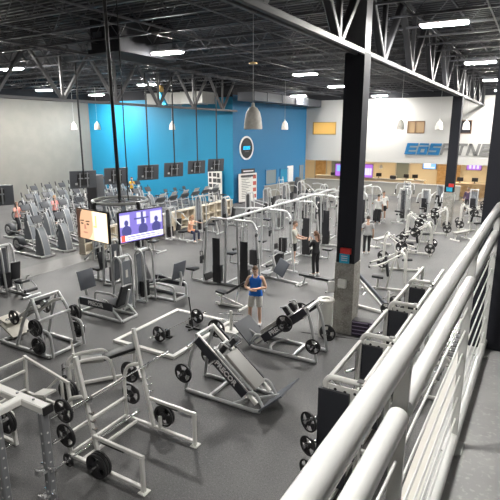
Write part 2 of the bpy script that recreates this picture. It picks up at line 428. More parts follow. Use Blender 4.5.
block_letters('wall_lettering', 'big grey slanted letters on the white back wall behind the far column', 'sign', [('F',.72),('I',.26),('T',.72),('N',.88),('E',.74),('S',.74),('S',.74)], YB, 'sign_grey', None, -7.05, 3.68, 1, .95, .10, .22)
# round logo on the blue wall
t = T('round_wall_sign', 'round black logo sign with white rim on the blue wall', 'sign', (xb(34.7)+.02,34.7,4.29))
t.rotation_euler = (0,0,-math.atan(1.2/11.3))
P('rim', G().lathe((0,0,0),(1,0,0),[(.80,0),(.94,0),(.94,.06),(.80,.06)],40,True), 'letter_white', t)
P('disc', G().lathe((0,0,0),(1,0,0),[(.82,0),(.82,.045),(0,.045)],40), 'black_iron', t)
g = G()
cx = -.46
for ch, wd in (('E',.28),('o',.27),('S',.28)):
    for r in LET[ch][0]: g.prism([(.045,a,b) for a, b in para(cx,-.12,wd,.27,.18,*r)], (.02,0,0))
    cx += wd+.03
P('lettering', g, 'sign_cyan', t, False)
P('underline', G().bb((.045,-.26,-.30),(.055,.30,-.25)), 'sign_grey', t, False)
# printed boards standing in front of the blue walls
def board(name, label, loc, rz, w, h, hd, kind):
    t = T(name, label, 'board', loc, rz)      # faces local -y
    P('panel', G().bb((-w/2,-.03,.12),(w/2,.03,h)), 'paper', t, False)
    P('header', G().bb((-w*.34,-.04,h),(w*.38,.03,h+hd)), 'paper_dark', t, False)
    P('header_line', G().bb((-w*.26,-.045,h+hd*.40),(w*.30,-.04,h+hd*.62)), 'letter_white', t, False)
    g = G()
    for s in (-.4,.4): g.bb((s*w-.03,-.2,0),(s*w+.03,.2,.03)); g.bb((s*w-.02,-.02,0),(s*w+.02,.02,.2))
    P('stand_foot', g, 'black_iron', t, False)
    g = G()
    if kind == 'photos':
        q = random.Random(3); 
        for r in range(5):
            for c in range(3):
                a = -w/2+.09+c*(w-.14)/3; b = .25+r*(h-.35)/5
                if (r, c) in ((0,1),(2,2)): continue
                g.bb((a,-.036,b+q.uniform(0,.12)),(a+(w-.3)/3*q.uniform(.7,1.1),-.03,b+(h-.6)/5))
        P('photo', g, 'paper_dark', t, False)
    else:
        for r in range(13): g.bb((-w*.36,-.036,.4+r*(h-.6)/13),(-w*.36+w*(.25+.35*((r*7)%5)/5),-.03,.44+r*(h-.6)/13))
        P('printed_lines', g, 'sign_grey', t, False)
        for r in range(4): P('red_panel', G().bb((w*.28,-.036,.35+r*h*.22),(w*.46,-.03,.35+r*h*.22+h*.13)), 'paper_red', t, False)
        P('title', G().bb((-w*.40,-.036,h-.28),(w*.40,-.03,h-.12)), 'paper_dark', t, False)
    return t
board('poster_board', 'tall white board with rows of dark photos before the blue wall', (-21.95,32.6,0), 0, 1.3, 2.55, .35, 'photos')
board('poster_board', 'tall white board with printed lines and red panels below the round logo', (-19.75,34.0,0), 72, 1.9, 2.35, .36, 'lines')
# door and window posters on the blue wall
S('door_1', sw(G(),41.0,42.0,1.06,2.5,0,.05), 'door_pale')
S('door_2', sw(G(),43.2,43.9,1.06,2.45,0,.05), 'pane_grey')

# hanging television backs in a row
def tv_back(loc, rz, label, tilt=8, w=1.28, h=.86):
    t = T('hanging_television', label, 'television', loc, rz, )
    R = Rx(tilt)                               # screen faces local +y, back seen from -y
    P('cabinet', G().pad((0,0,0),(w,.055,h),R,.015), 'shroud_dark', t)
    P('screen', G().box(R @ V((0,.03,0)),(w-.05,.006,h-.05),R), 'screen_off', t, False)
    g = G()
    g.box(R @ V((0,-.06,.02)),(.55,.07,h*.62),R)
    P('back_housing', g, 'black_iron', t, False)
    g = G(); g.box(R @ V((-.18,-.11,0)),(.05,.03,h*.8),R); g.box(R @ V((.18,-.11,0)),(.05,.03,h*.8),R); g.box(R @ V((0,-.12,.08)),(.5,.03,.05),R)
    P('bracket', g, 'silver_dark', t, False)
    P('cable_plate', G().box(R @ V((-.34,-.04,-.2)),(.12,.02,.1),R), 'silver', t, False)
    P('hanging_pole', G().tube([(0,-.15,.05),(0,-.15,8.7-loc[2])], .042, 8), 'black_iron', t)
    return t
TVY = [16.75,18.95,21.45,23.75,26.1,28.35]
PLACE = ['before the corner of the grey wall','at the left end of the blue wall','above the runner in yellow','above the front end of the treadmill row','above the middle of the treadmill row','nearest the photo board']
for y, pl in zip(TVY, PLACE): tv_back((-19.,y,3.36), 66, 'dark television back on a ceiling pole, '+pl)
tv_back((-19.2,12.35,3.05), 66, 'dark television cut by the left picture edge before the grey wall')
t = T('column_speaker', 'tall dark cabinet beside the leftmost whole television', 'cabinet', (-22.8,21.0,0), 8)
P('cabinet', G().pad((0,0,1.55),(.75,.7,3.1),None,.03), 'shroud_dark', t); P('door', G().bb((-.33,-.37,.1),(.33,-.35,3.0)), 'black_iron', t, False)

# ring of four televisions on a ceiling pole
RC = V((-8.55,8.60,0)); ZR = 4.06
t = T('television_ring', 'round metal ring on a black ceiling pole carrying televisions', 'tv mount', (RC.x,RC.y,ZR))
P('ring', G().tube([(0.64*math.cos(k*PI/20),.64*math.sin(k*PI/20),0) for k in range(40)], .032, 10, 0, True), 'rail_white', t)
P('inner_ring', G().tube([(0.50*math.cos(k*PI/20),.50*math.sin(k*PI/20),-.05) for k in range(40)], .018, 8, 0, True), 'silver_dark', t)
for k in range(4): P('spoke', G().beam((0,0,0),(.64*math.cos(k*PI/2-.17),.64*math.sin(k*PI/2-.17),0),.03), 'silver_dark', t)
P('pole', G().tube([(0,0,-.1),(-.06,-.03,TOP-.92-ZR)], .042, 12), 'black_iron', t)
P('conduit', G().tube([(.16,.12,-.05),(.16,.12,4.6)], .014, 8), 'black_iron', t)
def ring_tv(ang, label, content):
    a = math.radians(ang); n = V((math.cos(a),math.sin(a),0))
    t = T('ring_television', label, 'television', (RC.x+n.x*.80,RC.y+n.y*.80,ZR-.50), ang+90)   # local -y is the screen side
    w, h = 1.27, .73
    P('cabinet', G().pad((0,.03,0),(w,.06,h),None,.012), 'black_iron', t)
    P('mount', G().beam((0,.09,0),(0,.09,.50),.09,.04).beam((0,.09,.49),(0,.20,.49),.06), 'black_iron', t, False)
    iw, ih = w-.05, h-.05; y0 = -.002
    if content == 'off':
        P('screen', G().bb((-iw/2,y0-.004,-ih/2),(iw/2,y0,ih/2)), 'screen_off', t, False); return t
    s = P('screen', G().bb((-iw/2,y0-.004,-ih/2),(iw/2,y0,ih/2)), 'scr_beige' if content == 'face' else 'scr_violet', t, False)
    def patch(poly, m, d=1):
        P('screen_picture', G().prism([(x*iw,y0-.004-.001*d,z*ih) for x, z in poly], (0,-.001,0)), m, s, False)
    def ell(cx, cz, rx, rz, m, d=1, a0=0, a1=2*PI, n=20): patch([(cx+rx*math.cos(a0+(a1-a0)*k/n), cz+rz*math.sin(a0+(a1-a0)*k/n)) for k in range(n)], m, d)
    if content == 'face':
        patch([(0.05,-.5),(.5,-.5),(.5,.5),(0.05,.5)], 'scr_pale', 1)
        patch([(-.5,-.5),(-.38,-.5),(-.40,.1),(-.30,.5),(-.5,.5)],'scr_dark',2); patch([(-.42,-.5),(-.40,-.1),(-.40,.15),(-.34,.42),(-.26,.5),(.02,.5),(.04,.1),(.02,-.22),(-.06,-.42),(-.14,-.5)],'scr_skin',3)
        patch([(-.5,-.5),(-.44,-.5),(-.44,.5),(-.5,.5)], 'scr_dark', 2)
        for ex in (-.32,-.13):
            ell(ex,.02,.045,.03,'scr_dark',4); patch([(ex-.07,.09),(ex+.07,.11),(ex+.06,.15),(ex-.06,.13)], 'scr_dark', 4)
        patch([(-.25,.0),(-.21,.0),(-.18,-.16),(-.26,-.17)], 'scr_lip', 4); ell(-.22,-.28,.08,.028,'scr_lip',4)
        patch([(.06,-.04),(.16,-.04),(.16,.36),(.13,.36),(.13,.0),(.06,.0)], 'scr_orange', 3)
    else:
        patch([(-.5,.02),(-.28,.02),(-.28,.42),(-.5,.42)], 'scr_lilac', 1)
        patch([(-.12,.05),(.10,.05),(.10,.45),(-.12,.45)], 'scr_lilac', 1); patch([(.2,.0),(.48,.0),(.48,.42),(.2,.42)], 'scr_lilac', 1)
        patch([(-.18,.22),(.16,.22),(.16,.27),(-.18,.27)], 'scr_navy', 3); patch([(-.02,.02),(.03,.02),(.03,.46),(-.02,.46)], 'scr_navy', 3)
        for px in (-.36,.02,.34):
            ell(px,.14,.045,.10,'scr_navy',4); ell(px,-.14,.11,.20,'scr_navy',3)
        patch([(-.5,-.46),(.5,-.46),(.5,-.28),(-.5,-.28)], 'scr_white', 5)
        patch([(-.49,-.47),(-.40,-.47),(-.40,-.26),(-.49,-.26)], 'scr_red', 6)
        patch([(-.34,-.36),(.30,-.36),(.30,-.32),(-.34,-.32)], 'scr_violet', 6); patch([(-.34,-.43),(.42,-.43),(.42,-.40),(-.34,-.40)], 'scr_violet', 6)
    return t
ring_tv(-100, 'lit television on the ring showing a close-up face', 'face')
ring_tv(-10, 'lit television on the ring showing a violet news programme', 'news')

# column notices
def box_thing(name, label, cat, lo, hi, m, pad=.01):
    lo = V(lo); hi = V(hi)
    return tag(P(name, G().pad((lo+hi)/2, hi-lo, None, pad), m), label, cat)
cf = 13.0-.26
box_thing('alarm_box', 'red alarm box on the near dark column', 'alarm', (-4.40,cf-.09,2.38),(-4.10,cf,2.54), 'red_plastic')
t = T('notice_plate', 'light blue notice under the red box on the near column', 'sign', (-4.28,cf,2.24)); P('plate', G().bb((-.15,-.03,-.14),(.13,0,.12)), 'blue_plastic', t, False)
g = G()
for r in range(3): g.bb((-.10,-.034,.05-.06*r),(.08,-.03,.07-.06*r))
P('printed_lines', g, 'letter_white', t, False)
t = T('paper_dispenser', 'cream wipes dispenser fixed to the bare concrete of the near column', 'dispenser', (-4.30,cf-.02,1.52)); P('body', G().pad((0,-.06,0),(.24,.14,.26),None,.04), 'white_metal', t); P('roll', G().lathe((-.1,-.10,-.06),(1,0,0),[(.06,0),(.06,.2)],14), 'paper', t)
cf2 = 31.4-.26
box_thing('alarm_box', 'red alarm box on the far dark column', 'alarm', (-4.30,cf2-.1,2.42),(-4.02,cf2,2.62), 'red_plastic')
box_thing('notice_plate', 'light blue notice on the far dark column', 'sign', (-4.42,cf2-.04,2.15),(-4.08,cf2,2.42), 'blue_plastic')

# lobby
def lobby_tv(loc, w, h, label, m, kind):
    t = T('wall_television', label, 'television', loc)
    P('cabinet', G().pad((0,0,0),(w,.07,h),None,.01), 'black_iron', t)
    s = P('screen', G().bb((-w/2+.04,-.045,-h/2+.04),(w/2-.04,-.036,h/2-.04)), m, t, False)
    g = G()
    if kind == 0: g.bb((-w*.38,-.05,-h*.1),(w*.1,-.045,h*.3)); g.bb((-w*.38,-.05,-h*.32),(w*.38,-.045,-h*.2)); P('screen_picture', g, 'scr_white', s, False)
    if kind == 1:
        for a in (-.25,0,.25): g.bb((a*w-.1,-.05,-h*.3),(a*w+.1,-.045,h*.2))
        P('screen_picture', g, 'scr_lilac', s, False)
    if kind == 2: g.bb((-w*.3,-.05,-h*.1),(w*.1,-.045,h*.35)); P('screen_picture', g, 'scr_blue', s, False)
    return t
lobby_tv((-9.5,53.9,2.12), 1.35, .75, 'wall television with a pale blue picture in the lobby', 'scr_blue', 0)
lobby_tv((-5.25,53.9,2.18), 1.4, .76, 'wall television with a violet picture right of the far column', 'scr_purple', 1)
lobby_tv((-16.6,46.6,1.9), .95, 1.25, 'upright purple screen left of the near column', 'scr_purple', 2)
lobby_tv((-13.75,46.6,1.9), .9, 1.3, 'upright purple screen right of the near column', 'scr_purple', 1)
def counter(loc, w, d, h, label, m='wainscot', top='white_paint'):
    t = T('reception_counter', label, 'counter', loc)
    P('body', G().bb((-w/2,-d/2,0),(w/2,d/2,h)), m, t, False); P('countertop', G().bb((-w/2-.05,-d/2-.05,h),(w/2+.05,d/2+.05,h+.06)), top, t, False)
    return t
counter((-11.5,47.6,0), 5.6, .8, 1.12, 'long pale reception counter behind the low wall', 'wood_pale')
counter((-17.3,48.2,0), 4.6, .8, 1.12, 'pale reception counter at the left of the lobby', 'wood_pale')
counter((-5.0,47.0,0), 3.4, .8, 1.1, 'wooden reception counter right of the far column', 'wood', 'wood_pale')
for i, (x, w, l) in enumerate(((-8.1,1.1,'tall wooden panel left of the far column'),(-6.75,.6,'narrow wooden panel at the far column in the lobby'),(-3.1,1.1,'wooden panel right of the violet lobby television'))):
    t = T('wood_panel', l, 'panel', (x,53.7,0)); P('board', G().bb((-w/2,-.05,0),(w/2,.05,2.75)), 'wood', t, False)
    g = G()
    for k in range(1,5): g.bb((-w/2,-.056,k*.55),(w/2,-.05,k*.55+.02))
    P('groove', g, 'frame_brown', t, False)
for i, (x, l) in enumerate(((-21.5,'lobby doorway frame at the far left'),(-19.5,'lobby doorway frame beside the blue wall'),(-12.2,'lobby doorway frame behind the blue letters'))):
    t = T('doorway', l, 'doorway', (x,53.85,0)); g = G()
    g.bb((-.75,-.08,0),(-.65,.02,2.5)); g.bb((.65,-.08,0),(.75,.02,2.5)); g.bb((-.75,-.08,2.4),(.75,.02,2.5)); P('frame', g, 'white_paint', t, False)
    P('door_leaf', G().bb((-.65,-.03,0),(.65,.0,2.4)), 'pane_grey' if i else 'wood', t, False)
def monitor(loc, rz, label):
    t = T('monitor', label, 'monitor', loc, rz); P('screen', G().pad((0,0,.32),(.52,.04,.34)), 'black_iron', t); P('neck', G().bb((-.03,.0,0),(.03,.04,.2)), 'black_iron', t, False); P('base', G().bb((-.12,-.09,0),(.12,.12,.015)), 'black_iron', t, False)
for x, y, rz, l in ((-9.6,47.6,20,'black monitor at the right end of the long counter'),(-10.4,47.6,-15,'black monitor second from the right on the long counter'),(-13.,47.6,10,'black monitor at the left of the long counter'),(-5.6,47.,5,'black monitor on the wooden counter, left'),(-4.4,47.,-8,'black monitor on the wooden counter, right')): monitor((x,y,1.18 if x < -6 else 1.16), rz, l)
for i, (x, y, l) in enumerate(((-17.8,48.2,'dark bag on the left lobby counter'),(-11.6,47.6,'dark box on the long lobby counter'))):
    tag(P('bag', G().pad((x,y,1.34),(.6,.4,.32),None,.08), 'shroud_dark'), l, 'bag')
# ================================================================ plates, bars, benches, racks
def plate_geo(r=.225, t=.045, full=False):
    g = G()
    h = t/2
    g.lathe((0,0,0),(1,0,0),[(r*.82,-h*.7),(r*.86,-h),(r*.97,-h),(r,-h*.7),(r,h*.7),(r*.97,h),(r*.86,h),(r*.82,h*.7)],30,True)
    g.lathe((0,0,0),(1,0,0),[(.026,-h),(r*.34,-h),(r*.37,-h*.6),(r*.37,h*.6),(r*.34,h),(.026,h)],22,True)
    for k in range(3):                                        # three broad webs leave three grip openings
        a0 = k*2*PI/3; n = 7; sp = math.radians(62 if not full else 100)
        outer = [(r*.84*math.cos(a0+sp*(i/(n-1)-.5)), r*.84*math.sin(a0+sp*(i/(n-1)-.5))) for i in range(n)]
        inner = [(r*.34*math.cos(a0+sp*1.05*(i/(n-1)-.5)), r*.34*math.sin(a0+sp*1.05*(i/(n-1)-.5))) for i in range(n)]
        for i in range(n-1):
            g.prism([(-h*.45,*inner[i]),(-h*.45,*outer[i]),(-h*.45,*outer[i+1]),(-h*.45,*inner[i+1])], (h*.9,0,0))
    return g
PLATE = {}
NPL = 0
def plate(x, y, z, ax, label, r=.225, t=.045, tilt=0, group=None, rz=0):
    key = round(r,3)
    if key not in PLATE:
        PLATE[key] = mk('weight_plate', plate_geo(r, .045 if r > .19 else .03), 'black_iron')
    o = bpy.data.objects.new('weight_plate', PLATE[key]); COL.objects.link(o)
    o.location = (x,y,z); o.scale = (t/(.045 if r > .19 else .03),1,1)
    o.rotation_euler = (rnd.uniform(0,2) if ax == 'x' else rnd.uniform(0,2), math.radians(tilt), math.radians((0 if ax == 'x' else 90)+rz))
    tag(o, label, 'weight plate', group)
    return o

def barbell(label, p, q, sleeve=.40):
    p = V(p); q = V(q); d = (q-p).normalized(); L = (q-p).length
    t = T('barbell', label, 'barbell', p)
    P('shaft', G().cyl(d*(sleeve-.01), d*(L-sleeve+.01), .015, 10), 'chrome', t)
    for a, s in ((0,1),(L,-1)):
        g = G(); g.lathe(d*a, d*s, [(.0,0),(.024,0),(.025,.01),(.025,sleeve-.03),(.036,sleeve-.03),(.036,sleeve),(0,sleeve)], 14); P('sleeve', g, 'chrome', t)
    return t

def pin_legs(): pass
def hack_squat(loc, rz, label):
    t = T('hack_squat_machine', label, 'hack squat machine', loc, rz)
    F = 'silver'
    g = G()
    for s in (-1,1): g.tube([(-1.02,s*.36,.05),(-.9,s*.40,.05),(.78,s*.40,.05),(.9,s*.36,.05)], .042, 10)
    g.beam((-.35,-.40,.05),(-.35,.40,.05),.07); g.tube([(.25,-.40,.06),(.42,-.15,.06),(.42,.15,.06),(.25,.40,.06)],.035,8,.1)
    P('base_frame', g, F, t)
    for s in (-1,1):
        P('upright', G().tube([(-1.0,s*.37,.05),(-.84,s*.34,.95),(-.68,s*.30,1.36)], .04, 10, .2), F, t)
        P('guide_rail', G().beam((-.72,s*.30,1.40),(.78,s*.30,.16),.075,.09), 'white_metal', t)
        pp = G(); d = V((1.50,0,-1.24)).normalized(); u = V((d.z*-1,0,d.x)); o = V((-.66,s*.345,1.32))
        pp.prism([o-u*.115, o-u*.115+d*1.55, o+u*.10+d*1.55, o+u*.10], (0,.035*s,0))
        q = P('side_panel', pp, 'panel_dark', t, False)
        R = 1 if s < 0 else -1
        text('panel_lettering', 'PRECOR', .17, 'letter_white', q, o+d*.95+V((0,s*.039,0)), d*R, u, extrude=.003, off=.006)
    P('top_cross', G().beam((-.70,-.34,1.38),(-.70,.34,1.38),.07), F, t)
    d = V((1.50,0,-1.24)).normalized(); u = V((-d.z,0,d.x)); th = math.degrees(math.atan2(1.24,1.50)); R = Ry(th)
    c0 = V((.10,0,.72))
    g = G(); g.beam(c0-d*.55+u*.05+V((0,-.26,0)), c0-d*.55+u*.05+V((0,.26,0)),.06); g.beam(c0+d*.3+u*.05+V((0,-.26,0)), c0+d*.3+u*.05+V((0,.26,0)),.06)
    for s in (-1,1): g.beam(c0-d*.6+u*.05+V((0,s*.2,0)), c0+d*.62+u*.05+V((0,s*.2,0)),.05)
    P('carriage', g, F, t)
    P('back_pad', G().pad(c0+d*.18+u*.14,(.95,.42,.09),R,.03), 'grey_vinyl', t)
    for s in (-1,1):
        P('shoulder_pad', G().pad(c0-d*.42+u*.24+V((0,s*.17,0)),(.13,.14,.26),R,.04), 'black_vinyl', t)
        P('hand_grip', G().tube([c0-d*.5+u*.10+V((0,s*.22,0)), c0-d*.55+u*.34+V((0,s*.26,0)), c0-d*.35+u*.40+V((0,s*.27,0))], .018, 8, .06), 'silver', t)
        P('weight_horn', G().cyl(c0-d*.35+V((0,s*.30,.02)), c0-d*.35+V((0,s*.66,.02)), .025, 10), 'chrome', t)
        P('storage_horn', G().cyl((-.96,s*.33,.5), (-.96,s*.68,.5), .025, 10), 'chrome', t)
        P('top_horn', G().cyl((-.73,s*.32,1.24), (-.73,s*.62,1.24), .025, 10), 'chrome', t)
        P('foot_bracket', G().tube([(.5,s*.33,.34),(.75,s*.30,.42),(.93,s*.30,.12)], .035, 8, .15), F, t)
    fp = G(); a = V((.90,0,.06)); b = V((1.42,0,.56)); nn = (b-a).normalized().cross(V((0,1,0)))
    fp.prism([a+V((0,-.42,0)), b+V((0,-.42,0)), b+V((0,.42,0)), a+V((0,.42,0))], nn*.035)
    P('foot_plate', fp, 'panel_slate', t, False)
    P('foot_plate_stay', G().beam((.55,0,.06),(1.2,0,.34),.06), F, t)
    return t
hack_squat((-5.22,8.30,0), 0, 'black and silver hack squat machine with lettered side panel nearest the empty floor')
plate(-6.18,7.80,.50,'y','black weight plate on the near low horn of the nearest hack squat', .225)
plate(-6.18,8.80,.50,'y','black weight plate on the far low horn of the nearest hack squat', .225)
plate(-5.95,8.79,1.24,'y','black weight plate on the top horn of the nearest hack squat', .225)
hack_squat((-5.18,10.98,0), 180, 'silver hack squat machine between the man in blue and the white bin')
plate(-5.01,10.45,.963,'y','black weight plate on the near carriage horn of the hack squat by the bin', .225)
plate(-5.01,11.51,.963,'y','black weight plate on the far carriage horn of the hack squat by the bin', .225)
plate(-4.23,10.48,.50,'y','black weight plate on the near low horn of the hack squat by the bin', .20)
plate(-4.23,11.46,.50,'y','black weight plate on the far low horn beside the white bin', .225)

# deadlift platform
t = T('lifting_platform', 'low white framed lifting platform with dark mat under the loaded barbell', 'platform', (-8.48,10.42,0))
g = G()
for p, q in (((-1.06,-1.42,0),(-.94,1.42,.07)),((.94,-1.42,0),(1.06,1.42,.07)),((-.94,-1.42,0),(.94,-1.30,.07)),((-.94,1.30,0),(.94,1.42,.07))): g.bb(p,q)
P('frame', g, 'white_metal', t, False)
P('mat', G().bb((-.94,-1.30,0),(.94,1.30,.045)), 'grass_mat', t, False)
barbell('loaded barbell lying on the white framed lifting platform', (-8.42,9.20,.27), (-8.25,11.62,.27))
for y, l in ((9.60,'weight plate at the near end of the platform barbell'),(11.22,'weight plate at the far end of the platform barbell')):
    plate(-8.42+.07*(y-9.2),y,.27,'y','black '+l,.225,.05,rz=-4)
t = T('bar_jack', 'black upright bar jack with a long handle at the platform barbell', 'bar jack', (-8.12,10.78,.045))
P('handle', G().tube([(0,0,.05),(-.06,-.08,1.0)], .018, 8), 'black_iron', t)
P('base', G().beam((-.25,0,.03),(.25,0,.03),.07,.05).beam((0,-.2,.03),(0,.25,.03),.06,.05), 'black_iron', t)
for y, l in ((9.95,'short black bar stand under the near half of the platform barbell'),(10.95,'short black bar stand under the far half of the platform barbell')):
    t = T('bar_stand', l, 'stand', (-8.42+.07*(y-9.2)-.02,y,.045), -4)
    P('post', G().bb((-.05,-.035,.02),(.05,.035,.175)), 'black_rubber', t); P('foot', G().pad((0,0,.02),(.26,.14,.04)), 'black_rubber', t)
    P('fork', G().prism([(-.06,-.03,.15),(-.06,-.03,.24),(-.035,-.03,.24),(-.02,-.03,.19),(.02,-.03,.19),(.035,-.03,.24),(.06,-.03,.24),(.06,-.03,.15)],(0,.06,0)), 'black_rubber', t)
# small storage post at the platform corner
t = T('plate_post', 'low white storage post with cross pins at the far platform corner', 'storage post', (-7.13,11.30,0))
P('post', G().beam((0,0,.03),(0,0,.62),.08), 'white_metal', t); P('base', G().bb((-.25,-.2,0),(.25,.2,.03)), 'white_metal', t)
for z in (.32,.52): P('pin', G().cyl((-.34,-.1,z),(.34,.1,z),.02,8), 'chrome', t)

# squat rack with guard arms
def squat_rack(loc, rz, label, m='white_metal'):
    t = T('squat_rack', label, 'squat rack', loc, rz)          # local +x is the open front
    ux = lambda z: -.09-.20*z
    for s in (-1,1):
        y = s*.70
        P('base_rail', G().beam((-.88,y,.075),(.86,y,.075),.065,.06), m, t)
        P('upright', G().beam((ux(.1),y*.97,.10),(ux(2.05),y*.98,2.05),.068,.065), m, t)
        P('rear_post', G().tube([(-.84,y,.06),(-.84,y,.95),(-.74,y,1.22),(ux(1.38),y,1.36)], .034, 10, .22), m, t)
        P('guard_arm', G().beam((ux(.66),y,.665),(.90,y,.65),.055,.065), m, t)
        P('guard_pad', G().bb((-.02,y-.036,.61),(.5,y+.036,.635)), 'black_rubber', t)
        P('front_post', G().beam((.86,y,.02),(.86,y,.65),.068), m, t)
        P('foot', G().bb((.80,y-.08,0),(.94,y+.08,.018)), m, t)
        P('bar_hook', G().prism([(x-.40,y-.03,z) for x, z in ((.03,1.29),(.18,1.29),(.23,1.42),(.20,1.42),(.16,1.325),(.03,1.325))],(0,.06,0)), 'chrome', t)
        for z in (.80,.94,1.08): P('spare_hook', G().prism([(ux(z)+x,y-.012,z+q) for x, q in ((.03,-.01),(.13,-.01),(.15,.05),(.125,.05),(.11,.015),(.03,.015))],(0,.024,0)), 'chrome', t)
        for z in (.50,.98): P('plate_horn', G().cyl((-.84,y,z),(-.84,y+s*.34,z),.024,10), 'chrome', t)
        P('low_horn', G().cyl((.04,y,.30),(.04,y+s*.34,.30),.024,10), 'chrome', t)
        P('horn_post', G().beam((.04,y,.06),(.04,y,.34),.06), m, t)
    for x, z in ((-.84,.10),(-.84,.50),(-.55,.075),(-.84,.93)): P('cross_bar', G().beam((x,-.70,z),(x,.70,z),.055,.055), m, t)
    return t
RAX, RAY = -5.73, 5.72
squat_rack((RAX,RAY,0), 0, 'white squat rack with guard arms in the foreground left of the nearest hack squat')
barbell('long bare barbell racked across the foreground white squat rack', (-5.965,4.66,1.365), (-5.965,7.06,1.365))
for s, w in ((-1,'near'),(1,'far')):
    for z, q in ((.50,'lower'),(.98,'upper')):
        plate(RAX-.84,RAY+s*(.86 if s > 0 else .76),z,'y','weight plate on the %s rear horn, %s side of the foreground squat rack' % (q, w), .225)
for k, q in enumerate(('innermost','middle','outermost')):
    plate(RAX+.04,RAY-.80-.055*k,.30,'y',q+' of three plates low at the near side of the foreground squat rack',.225)
for k, q in enumerate(('inner','outer')):
    plate(RAX+.04,RAY+.80+.055*k,.30,'y',q+' of two plates low at the far side of the foreground squat rack',.225)
barbell('barbell lying low across the base of the foreground squat rack', (-6.42,4.42,.135), (-6.42,6.62,.135), .42)
plate(-6.42,4.84,.135,'y','small plate on the barbell lying low in the foreground squat rack',.125,.03)
# low bar rack at the left edge
t = T('low_bar_rack', 'low white rack of parallel bars at the left picture edge', 'rack', (-8.4,5.40,0))
m = 'white_metal'
for s in (-1,1):
    y = s*.64; hx, hz = (.42,.36) if s > 0 else (.66,.58)
    P('side_arm', G().beam((-.72,y,.92),(.66,y,.66),.055,.065), m, t)
    P('front_leg', G().beam((.66,y,.02),(.60,y,.68),.065), m, t); P('rear_leg', G().beam((-.78,y,.02),(-.70,y,.95),.065), m, t)
    P('base_rail', G().beam((-.80,y,.05),(.68,y,.05),.065), m, t)
    P('brace', G().beam((-.35,y,.06),(.35,y,.70),.05), m, t)
    P('plate_horn', G().cyl((hx,y,hz),(hx,y+s*.34,hz),.024,10), 'chrome', t); P('horn_post', G().beam((hx,y,.05),(hx,y,.66),.055), m, t)
for x, z in ((-.70,.90),(-.72,.60),(-.76,.14),(-.50,.05)): P('cross_bar', G().beam((x,-1.3,z),(x,.64,z),.05,.05), m, t)
P('seat_board', G().pad((.15,.40,.42),(.42,.30,.05),Ry(-14),.01), m, t); P('board_post', G().beam((.15,.40,.05),(.15,.40,.42),.05), m, t)
for k, q in enumerate(('innermost','middle','outermost')):
    plate(-7.98,5.40+.73+.055*k,.36,'y',q+' of three plates on the far horn of the low bar rack',.225)
for k, q in enumerate(('inner','outer')):
    plate(-7.74,5.40-.74-.055*k,.58,'y',q+' of two plates on the near horn of the low bar rack',.225)

# corner power rack
t = T('power_rack', 'tall grey power rack with white top beams cut by the lower left picture corner', 'power rack', (-4.93,3.42,0))
P('top_beam', G().beam((.06,.03,2.34),(-1.62,.03,2.34),.13,.10), 'white_metal', t)
tb = P('top_beam', G().beam((-.42,.0,2.35),(-.42,-1.6,2.35),.12,.09), 'white_metal', t)
P('beam_end', G().bb((.055,-.04,2.285),(.075,.10,2.395)), 'black_rubber', t)
for x, y in ((0,0),(-.40,-.36),(-1.55,0),(-.42,-1.55)):
    up = P('upright', G().beam((x,y,.02),(x,y,2.3),.10), 'silver_dark', t)
    g = G()
    for k in range(13): g.lathe((x+.049,y,.35+k*.14),(1,0,0),[(.014,0),(.014,.004)],8); g.lathe((x,y-.049,.35+k*.14),(0,-1,0),[(.014,0),(.014,.004)],8)
    also(up, g, 'letter_white')
    P('foot_plate', G().bb((x-.1,y-.1,0),(x+.1,y+.1,.02)), 'silver_dark', t)
g = G()
for a, b in ((-.42,-.40),(-.42,-.30),(-.20,.03),(-.52,.03)): g.lathe((a,b,2.40 if b > 0 else 2.397),(0,0,1),[(.018,0),(.018,.012)],8)
also(tb, g, 'silver_dark')
P('base_rail', G().beam((0,0,.05),(-1.55,0,.05),.08).beam((-.42,0,.05),(-.42,-1.55,.05),.08), 'silver_dark', t)
for z in (1.13,1.5): P('bar_hook', G().prism([(-.05,-.06,z),(-.05,-.18,z),(-.05,-.18,z+.08),(-.05,-.15,z+.08),(-.05,-.14,z+.03),(-.05,-.06,z+.03)],(.10,0,0)).cyl((-.1,-.03,z+.05),(.10,-.03,z+.05),.018,8), 'chrome', t)
for x, z in ((-1.55,1.0),(-1.55,1.45)): P('plate_horn', G().cyl((x,.05,z),(x,.48,z),.025,10), 'chrome', t)
barbell('bare barbell on the low hook of the corner power rack', (-4.92,3.18,1.165), (-4.93,1.0,1.165))
